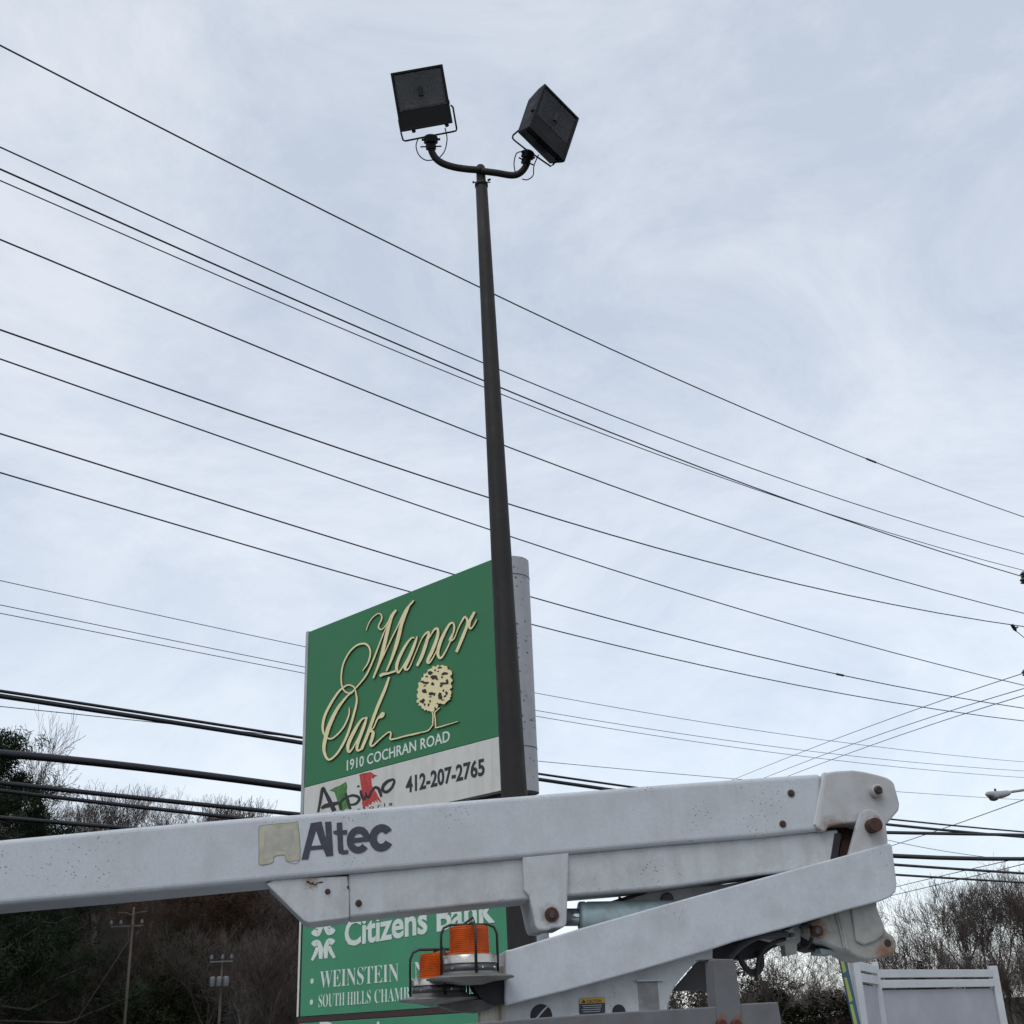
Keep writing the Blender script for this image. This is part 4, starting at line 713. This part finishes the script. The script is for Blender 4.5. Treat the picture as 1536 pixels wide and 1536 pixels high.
for P, lb in (([(1105, 1168), (1230, 1115.6), (1330, 1081), (1436, 1043.6), (1536, 1009)], 'uppermost of the three fine wires rising to the right edge'),
              ([(1105, 1185), (1230, 1131), (1330, 1099.6), (1436, 1064.8), (1536, 1031.6)], 'middle one of the three fine wires rising to the right edge'),
              ([(1105, 1196), (1230, 1143), (1330, 1111), (1436, 1076), (1536, 1042)], 'lowest of the three fine wires rising to the right edge'),
              ([(1338, 1268.5), (1426, 1239), (1536, 1199.5)], 'dark service wire rising from the hinge plate towards the street light arm'),
              ([(1343, 1342), (1449, 1317), (1536, 1296)], 'dark service wire rising just above the bare treetops on the right'),
              ([(1345, 1330), (1430, 1310), (1506, 1292), (1536, 1286)], 'faint service wire rising between the two lowest cables on the right')):
    wire(CP, P, .021, lb, 'service wire', x0=P[0][0] - 60, x1=1640, deg=2, group='fine wires rising to the right', name='service_wire')
wire(WT, [(1340, 1262), (1483, 1286), (1536, 1291)], .03, 'fine wire slanting down to the right between two thick cables', 'service wire', x0=1240, x1=1640, deg=2, group='fine wires slanting down', name='service_wire')

# utility pole just outside the frame whose fittings and street light reach in
def wooden_pole(name, label, foot, h, r, group=None):
    root = thing(name, label, 'utility pole', foot, group); bm = bmesh.new(); lathe(bm, foot, [(r, -.4), (r * .9, h * .5), (r * .7, h)], 12); obj('shaft', bm, M_wood, root, True); return root
M_wood = mat('pole_wood', (.085, .072, .058), .85, var=.35, scale=4, bump=.3, streak=((.05, .04, .035), .6, 8)); M_cer = mat('insulator_grey', (.05, .05, .055), .3); M_can = mat('transformer_grey', (.12, .13, .14), .45, var=.1)
q = WP.pt(1712, 1250); gp = Vector((q.x, q.y, ground_z(q.x, q.y)))
up_ = wooden_pole('utility_pole', 'wooden utility pole at the right edge bearing line insulators and the street light arm', gp, 17.5, .17)
for (x, y) in ((1535.5, 862), (1535, 871), (1538, 1009)):
    bm = bmesh.new(); c = WP.pt(x, y); lathe(bm, c - Vector((0, 0, .1)), [(.03, 0), (.10, .03), (.05, .08), (.11, .11), (.06, .17), (.03, .2)], 12); obj('insulator', bm, M_cer, up_)
for y_ in (866, 1010):
    bm = bmesh.new(); a = WP.pt(1537.5, y_); b = Vector((gp.x, gp.y, a.z)); tube(bm, [a, b], .06, 6); obj('crossarm', bm, M_wood, up_)
sa = WP.pt(1512, 1188.5); sb = WP.pt(1536, 1185); sc_ = WP.pt(1575, 1182)
lt = thing('street_light', 'pale grey cobra-head street light reaching in from the right edge on a thin arm', 'street light', WP.pt(1497, 1193)); M_sl = mat('street_light_grey', (.34, .33, .32), .5, var=.12)
bm = bmesh.new(); tube(bm, [sa, sb, sc_, Vector((gp.x, gp.y, sc_.z - .3))], .035, 8); obj('arm', bm, M_sl, lt, True)
bm = bmesh.new(); HP = [(1479, 1191.5, 3), (1482, 1191.5, 8), (1488, 1192.5, 11), (1497, 1192.5, 11.5), (1505, 1191.3, 10.5), (1512, 1189.5, 8), (1515.5, 1188.5, 4)]
tube(bm, [WP.pt(x, y) for x, y, _ in HP], [mpp(WP.pt(1497, 1193)) * a / 2 for *_, a in HP], 12); obj('head', bm, M_sl, lt, True)
bm = bmesh.new(); lathe(bm, WP.pt(1491.5, 1201.5), [(.02, 0), (.09, .02), (.13, .08), (.13, .14)], 14); obj('lens', bm, mat('lens_grey', (.22, .22, .22), .25), lt, True)
bm = bmesh.new(); lathe(bm, WP.pt(1493, 1186.5), [(.03, 0), (.03, .05), (.02, .06)], 10); obj('photocell', bm, M_cer, lt)
# two poles on the left hillside
def hill_pole(px, ytop, D, label, arms, cans):
    q = at_h(px, ytop, D); gz = ground_z(q.x, q.y); f = Vector((q.x, q.y, gz - .2)); lean = at_h(px - 8 if arms else px, 1536, D); f.x += (lean.x - q.x) * .0
    root = wooden_pole('utility_pole', label, f, q.z - f.z, mpp(q) * 2.4, 'poles on the wooded hillside'); s = mpp(q)
    if arms:
        for dz, hw in ((-s * 27, 24),):
            bm = bmesh.new(); box(bm, q + Vector((-s * 6 if hw > 20 else 0, -.15, dz)), s * hw * 2, .05, .06); arm = obj('crossarm', bm, M_wood, root)
            for k in (-1, -.4, .9):
                bm = bmesh.new(); lathe(bm, q + Vector(((-s * 6 if hw > 20 else 0) + k * s * hw, -.15, dz + .05)), [(.02, 0), (.05, .03), (.045, .12), (.015, .15)], 8); obj('insulator', bm, M_can, arm)
        for k in (-1, 1):
            bm = bmesh.new(); tube(bm, [q + Vector((0, -.1, -s * 12)), q + Vector((k * s * 9, -.1, -s * 8)), q + Vector((k * s * 22, -.1, -s * 7))], .018, 5); obj('arm_brace', bm, M_wood, root)
        bm = bmesh.new(); a = q + Vector((0, -.1, -s * 44)); tube(bm, [a, a + Vector((-s * 70, -.5, -s * 125))], .014, 5); obj('guy_wire', bm, M_wood, root)
    if cans:
        for k in (-1, 0, 1):
            bm = bmesh.new(); lathe(bm, q + Vector((k * s * 10, -.3, -s * 46)), [(.02, 0), (.10, .0), (.11, .04), (.11, .32), (.09, .36), (.03, .38)], 12); obj('transformer', bm, M_can, root, True)
        bm = bmesh.new(); box(bm, q + Vector((0, -.15, -s * 10)), s * 34, .05, .05); obj('crossarm', bm, M_can, root)
        for k in (-1, .1, 1):
            bm = bmesh.new(); lathe(bm, q + Vector((k * s * 15, -.15, -s * 8)), [(.04, 0), (.07, .06), (.04, .2)], 8); obj('insulator', bm, M_can, root)
hill_pole(201, 1361, 46, 'bare wooden utility pole with two crossarms and a guy wire, below the boom', True, False)
hill_pole(334, 1432, 50, 'grey utility pole with three small transformers, standing left of the tenant panel', False, True)

# ------------------------------------------------------------------ white panel enclosure and striped pole
M_vin = mat('white_vinyl', (.60, .62, .63), .45, var=.05, scale=4, grime=((.48, .49, .50), .5, 3)); M_vin2 = mat('panel_grey_white', (.43, .44, .48), .5, var=.07, scale=3, grime=((.33, .34, .38), .6, 2.5))
FA, FB = at_h(1281, 1434.5, 13.2), at_h(1311, 1443, 14.6); FC = at_h(1488, 1449, 16.4)
fence = thing('panel_enclosure', 'white panelled enclosure with double top rails and square posts at the bottom right', 'fence', Vector((FB.x, FB.y, 0)))
def post(P, wpx, name='post'):
    s = mpp(P); bm = bmesh.new(); box(bm, Vector((P.x, P.y, (P.z) / 2)), s * wpx, s * wpx * .9, P.z, Matrix.Rotation(R(12), 3, 'Z'), .006); return obj(name, bm, M_vin, fence)
post(FA, 11); pq = at_h(1273, 1440, 13.25); post(pq, 6); post(FB, 9.5); post(FC, 11.5)
def frame(P, Q, zt, r=.09):
    d = Vector((Q.x - P.x, Q.y - P.y, 0)); L = d.length; d.normalize(); n_ = Vector((-d.y, d.x, 0)); M3 = Matrix((d, n_, (0, 0, 1))).transposed(); mid = Vector(((P.x + Q.x) / 2, (P.y + Q.y) / 2, 0))
    for k in (0, 1):
        bm = bmesh.new(); box(bm, mid + Vector((0, 0, zt - r / 2 - k * (r + .022))), L - .06, .05, r, M3, .004); obj('rail', bm, M_vin, fence)
    bm = bmesh.new(); box(bm, mid + Vector((0, 0, (zt - 2 * r - .04) / 2)) + n_ * .02, L - .06, .02, zt - 2 * r - .04, M3); obj('panel', bm, M_vin2, fence)
zB = at_h(1320, 1459, 14.7).z; frame(FA, FB, at_h(1292, 1445, 13.8).z, .085); frame(FB, FC, (zB + at_h(1480, 1450.5, 16.3).z) / 2, .083)
SPL = VPlane((at_h(1262, 1450, 12.8).x, at_h(1262, 1450, 12.8).y), (1, .15))
M_ye = mat('stripe_yellow', (.36, .39, .08), .5, var=.1); M_bl = mat('stripe_blue', (.035, .11, .19), .5, var=.1)
sq = thing('striped_board', 'narrow upright board banded yellow and blue beside the white panel enclosure', 'board', Vector((SPL.pt(1285, 1536).x, SPL.pt(1285, 1536).y, 0)))
def edge(y, t): return (1256.5 + (y - 1425) * .215 + t * 10.5, y + t * 1)
slab('board', SPL, [edge(1418, 0), edge(1418, 1), edge(1640, 1), edge(1640, 0)], 0, .03, M_bl, sq)
for ya, yb in ((1424, 1456), (1466, 1500), (1506, 1545), (1556, 1600)): slab('yellow_band', SPL, [edge(ya, .06), edge(ya, .45), edge(yb, .62), edge(yb + 4, .08)], -.004, .003, M_ye, sq)

# ------------------------------------------------------------------ trees
M_bark = mat('bark_brown', (.10, .085, .075), .9, spec=.08, var=.3, scale=3); M_twig = mat('twig_brown', (.085, .070, .062), .9, spec=.08, var=.35, scale=1.5); M_twig2 = mat('twig_russet', (.058, .038, .032), .9, spec=.08, var=.4, scale=1.2)
M_need = mat('needles_green', (.020, .029, .016), .8, spec=.08, var=.45, scale=2); M_oak = mat('leaves_russet', (.046, .029, .020), .85, spec=.08, var=.5, scale=1.5); M_scrub = mat('scrub_green', (.028, .032, .017), .85, spec=.08, var=.5, scale=1.2)
def grow(rng, H, spread=.5, levels=6, up=.25, r0=.2, tw=.014):
    segs = []; trunk = []
    def br(p, d, L, r, lv):
        n_ = 3; q = p
        for i in range(n_):
            d = (d + Vector((rng.gauss(0, .10), rng.gauss(0, .10), rng.gauss(0, .06) + up * .12))).normalized(); e = q + d * (L / n_); r2 = max(tw * .6, r * (1 - .28 / n_ * 1.6))
            (trunk if lv == 0 else segs).append((q, e, r, r2)); 
            if lv < levels and (i > 0 or lv > 0) and rng.random() < .95: 
                k = d.cross(Vector((rng.uniform(-1, 1), rng.uniform(-1, 1), rng.uniform(-.3, .3)))).normalized(); br(e, (d * (1 - spread) + k * spread + Vector((0, 0, up))).normalized(), L * rng.uniform(.55, .78), r2 * .62, lv + 1)
            q, r = e, r2
        if lv < levels: k = d.cross(Vector((rng.uniform(-1, 1), rng.uniform(-1, 1), .1))).normalized(); br(q, (d + k * spread * .6).normalized(), L * rng.uniform(.6, .8), r * .85, lv + 1)
    br(Vector((0, 0, -.3)), Vector((rng.gauss(0, .04), rng.gauss(0, .04), 1)).normalized(), H * .36, r0, 0)
    return trunk, segs
def seg_mesh(name, segs, m, k=3):
    V = []; F = []
    for p, q, r, r2 in segs:
        d = (q - p).normalized(); a = d.orthogonal().normalized(); b = d.cross(a); i0 = len(V)
        for c, rr in ((p, r), (q, r2)):
            for j in range(k): t = 2 * math.pi * j / k; V.append(c + (a * math.cos(t) + b * math.sin(t)) * rr)
        for j in range(k): F.append((i0 + j, i0 + (j + 1) % k, i0 + k + (j + 1) % k, i0 + k + j))
    me = bpy.data.meshes.new(name); me.from_pydata(V, [], F); me.materials.append(m); return me
def leaf_mesh(name, C_, size, m, rng, n_=3, wd_=.3):
    V = []; F = []
    for c in C_:
        for _ in range(n_):
            a = Vector((rng.gauss(0, 1), rng.gauss(0, 1), rng.gauss(0, 1))).normalized(); b = a.orthogonal().normalized(); s = size * rng.uniform(.5, 1.3); o = c + Vector((rng.gauss(0, 1), rng.gauss(0, 1), rng.gauss(0, 1))) * size * .9; i0 = len(V)
            V += [o - a * s, o + b * s * wd_, o + a * s, o - b * s * wd_]; F.append((i0, i0 + 1, i0 + 2, i0 + 3))
    me = bpy.data.meshes.new(name); me.from_pydata(V, [], F); me.materials.append(m); return me
TV = {}
for k in range(5):
    rng = random.Random(100 + k); tr, sg = grow(rng, 12, .5 + .06 * (k % 3), 6 if k < 3 else 5, .30, .19, .016 if k < 3 else .024)
    TV['bare', k] = (seg_mesh('trunk', tr, M_bark, 6), seg_mesh('crown', sg, M_twig))
    if k < 2: TV['russet', k] = (seg_mesh('trunk', tr, M_bark, 6), leaf_mesh('crown', [s_[1] for s_ in sg if s_[2] < .03], .075, M_oak, rng, 3)); TV['twigrus', k] = (TV['bare', k][0], seg_mesh('crown', sg, M_twig2 if k else M_twig))
for k in range(3):
    rng = random.Random(300 + k); H = 12; cs = []; sg = []
    for i in range(26):
        z = 1.2 + (H - 1.4) * i / 26; rad_ = 3.0 * (1 - i / 27) ** .8 * rng.uniform(.75, 1.15)
        for j in range(7):
            a = rng.uniform(0, 6.28); e = Vector((rad_ * math.cos(a), rad_ * math.sin(a), z - rad_ * .12 + rng.uniform(0, .3))); sg.append((Vector((0, 0, z)), e, .035, .012))
            for t in (.35, .5, .65, .8, .9, 1): cs.append(Vector((0, 0, z)).lerp(e, t) + Vector((rng.gauss(0, .14), rng.gauss(0, .14), rng.gauss(0, .12))))
    TV['pine', k] = (seg_mesh('trunk', [(Vector((0, 0, -.3)), Vector((0, 0, H)), .2, .03)] + sg, M_bark, 5), leaf_mesh('crown', cs, .15, M_need, rng, 16, .12))
M_pale = mat('twig_pale', (.15, .145, .14), .8, spec=.1, var=.3, scale=2)
for k in range(2):
    rng = random.Random(500 + k); tr, sg = grow(rng, 12, .55, 5, .3, .15, .022); TV['pale', k] = (seg_mesh('trunk', tr, M_pale, 6), seg_mesh('crown', sg, M_pale))
    rng = random.Random(600 + k); H = 12; cs = []; sg = [(Vector((0, 0, -.3)), Vector((0, 0, H)), .22, .04)]
    for i in range(17):                                   # open, clumpy pine with upswept branch ends
        z = 3.0 + (H - 3.2) * i / 17; 
        for j in range(4):
            a = rng.uniform(0, 6.28); rad_ = (3.6 * (1 - i / 19) ** .7) * rng.uniform(.35, 1.15); d = Vector((math.cos(a), math.sin(a), 0)); m_ = Vector((0, 0, z)) + d * rad_ * .5 - Vector((0, 0, .15)); e = Vector((0, 0, z + rad_ * .22)) + d * rad_
            sg += [(Vector((0, 0, z)), m_, .06, .04), (m_, e, .04, .018)]
            for q_ in range(int(4 + rad_ * 3)):
                t = rng.uniform(.35, 1.05); c_ = m_.lerp(e, t) + Vector((rng.gauss(0, .30), rng.gauss(0, .30), rng.gauss(.1, .16)))
                cs += [c_ + Vector((rng.gauss(0, .12), rng.gauss(0, .12), rng.gauss(0, .09))) for _ in range(5)]
    cs += [Vector((rng.gauss(0, .2), rng.gauss(0, .2), H - abs(rng.gauss(0, .5)))) for _ in range(30)]
    TV['rag', k] = (seg_mesh('trunk', sg, M_bark, 5), leaf_mesh('crown', cs, .13, M_need, rng, 12, .12))
for k in range(2):
    rng = random.Random(400 + k); tr, sg = grow(rng, 5, .8, 5, .1, .05, .012)
    TV['scrub', k] = (seg_mesh('trunk', tr, M_bark, 5), leaf_mesh('crown', [s_[1] for s_ in sg if s_[2] < .03], .055, M_scrub, rng, 5))
def plant(kind, px, D, ytop, label, group, name, cat='tree', width=1.0, rs=random.Random(9)):
    q = at_h(px, ytop, D); gz = ground_z(q.x, q.y); H = {'bare': 12.5, 'twigrus': 12.5, 'russet': 12.5, 'pine': 12, 'scrub': 5.2, 'pale': 12, 'rag': 12}[kind]
    k = rs.randrange({'bare': 5, 'twigrus': 2, 'russet': 2, 'pine': 3, 'scrub': 2, 'pale': 2, 'rag': 2}[kind]); s = max(.3, (q.z - gz) / TOP[kind, k])
    root = thing(name, label, cat, Vector((q.x, q.y, gz)), group); root.rotation_euler = (0, 0, rs.uniform(0, 6.28)); root.scale = (s * width, s * width, s)
    for nm, me in zip(('trunk', 'crown'), TV[kind, k]):
        o = bpy.data.objects.new(nm, me); C.objects.link(o); o.parent = root
    return root
TOP = {k: float(np.percentile([v.co.z for v in m2[1].vertices], 97 if k[0] != 'rag' else 99.7)) for k, m2 in TV.items()}
rs = random.Random(21)
def tops(P, x): return float(np.interp(x, [p[0] for p in P], [p[1] for p in P]))
LT = [(-260, 1150), (-60, 1180), (60, 1196), (110, 1214), (150, 1194), (230, 1200), (300, 1204), (380, 1219), (480, 1260), (640, 1330), (760, 1420)]
for i in range(34):                                     # ridge row that makes the skyline
    x = -240 + 1000 * (i + rs.uniform(.1, .9)) / 34
    plant('bare', x, rs.uniform(84, 112), tops(LT, x) + abs(rs.gauss(0, 9)), 'bare winter tree on the skyline of the wooded hillside left of the sign', 'bare trees on the left hillside', 'bare_tree')
for i in range(30):                                     # slope below
    x = -240 + 930 * (i + rs.uniform(0, 1)) / 30; D = rs.uniform(66, 84)
    kd = 'pine' if x < 150 and rs.random() < .7 else ('russet' if 130 < x < 420 and rs.random() < .45 else 'twigrus')
    nm = {'pine': 'pine_tree', 'russet': 'oak_tree', 'twigrus': 'bare_tree'}[kd]
    lb = {'pine': 'dark evergreen on the slope under the left end of the boom', 'russet': 'tree still holding russet leaves on the slope below the decal end of the boom', 'twigrus': 'reddish bare tree low on the wooded slope beneath the boom'}[kd]
    plant(kd, x, D, max(tops(LT, x) + 50, 1290) + rs.uniform(0, 60), lb, {'pine': 'evergreens on the left slope', 'russet': 'russet trees on the left slope', 'twigrus': 'reddish bare trees on the left slope'}[kd], nm)
for i in range(26):
    x = -220 + 900 * (i + rs.uniform(0, 1)) / 26; D = rs.uniform(52, 62)
    kd = 'pine' if x < 120 and rs.random() < .5 else ('scrub' if rs.random() < .5 else 'twigrus')
    nm = {'pine': 'pine_tree', 'scrub': 'scrub_bush', 'twigrus': 'bare_tree'}[kd]
    lb = {'pine': 'small dark evergreen at the foot of the left slope', 'scrub': 'dull green scrub at the foot of the wooded slope', 'twigrus': 'slender reddish bare tree at the foot of the wooded slope'}[kd]
    plant(kd, x, D, rs.uniform(1400, 1470) + (x < 0) * -20, lb, {'pine': 'small evergreens at the slope foot', 'scrub': 'scrub at the slope foot', 'twigrus': 'slender bare trees at the slope foot'}[kd], nm, 'tree' if kd != 'scrub' else 'bush')
plant('rag', 2, 44, 1106, 'tall ragged dark pine at the left edge, its top crossed by the cables', None, 'pine_tree', width=1.0)
plant('rag', 34, 50, 1168, 'shorter dark pine just behind the tall one at the left edge', None, 'pine_tree', width=1.3)
plant('bare', 26, 62, 1118, 'fine-twigged bare tree rising beside the pine at the left edge', None, 'bare_tree', width=.55)
for x, D, y in ((-30, 50, 1440), (12, 55, 1435), (362, 60, 1475), (415, 74, 1335), (462, 70, 1372)):
    plant('pale', x, D, y, 'pale-barked leafless tree standing out among the dark trees of the left slope', 'pale-barked trees on the left slope', 'bare_tree', width=.8)
RT = [(960, 1500), (1010, 1470), (1080, 1450), (1130, 1410), (1180, 1420), (1230, 1440), (1290, 1400), (1330, 1352), (1360, 1372), (1385, 1350), (1410, 1325), (1450, 1308), (1536, 1296), (1620, 1285), (1780, 1280)]
for i in range(22):
    x = 1180 + 600 * (i + rs.uniform(.1, .9)) / 22
    plant('bare', x, rs.uniform(74, 96), tops(RT, x) + 16 + abs(rs.gauss(0, 9)), 'bare winter tree in the wood on the right, behind the elbow of the boom', 'bare trees in the wood on the right', 'bare_tree', width=.9)
for i in range(48):
    x = 1130 + 650 * (i + rs.uniform(0, 1)) / 48
    plant('twigrus' if rs.random() < .8 else 'scrub', x, rs.uniform(50, 70), max(tops(RT, x) + 60, 1425) + rs.uniform(0, 50), 'reddish undergrowth tree at the foot of the wood on the right', 'undergrowth trees on the right', 'bare_tree')
plant('bare', 1150, 30, 1392, 'bare tree with spreading dark limbs seen through the gap beneath the lower boom', None, 'bare_tree', width=1.2)
plant('bare', 1030, 34, 1442, 'low bare tree seen through the curved cut-out of the turret plate', None, 'bare_tree', width=1.6)
plant('scrub', 1150, 38, 1478, 'dark green bush beneath the spreading bare tree', None, 'scrub_bush', 'bush', 1.5)
plant('scrub', 1085, 40, 1462, 'dark bush beside the grey rail upright', None, 'scrub_bush', 'bush', 1.3)
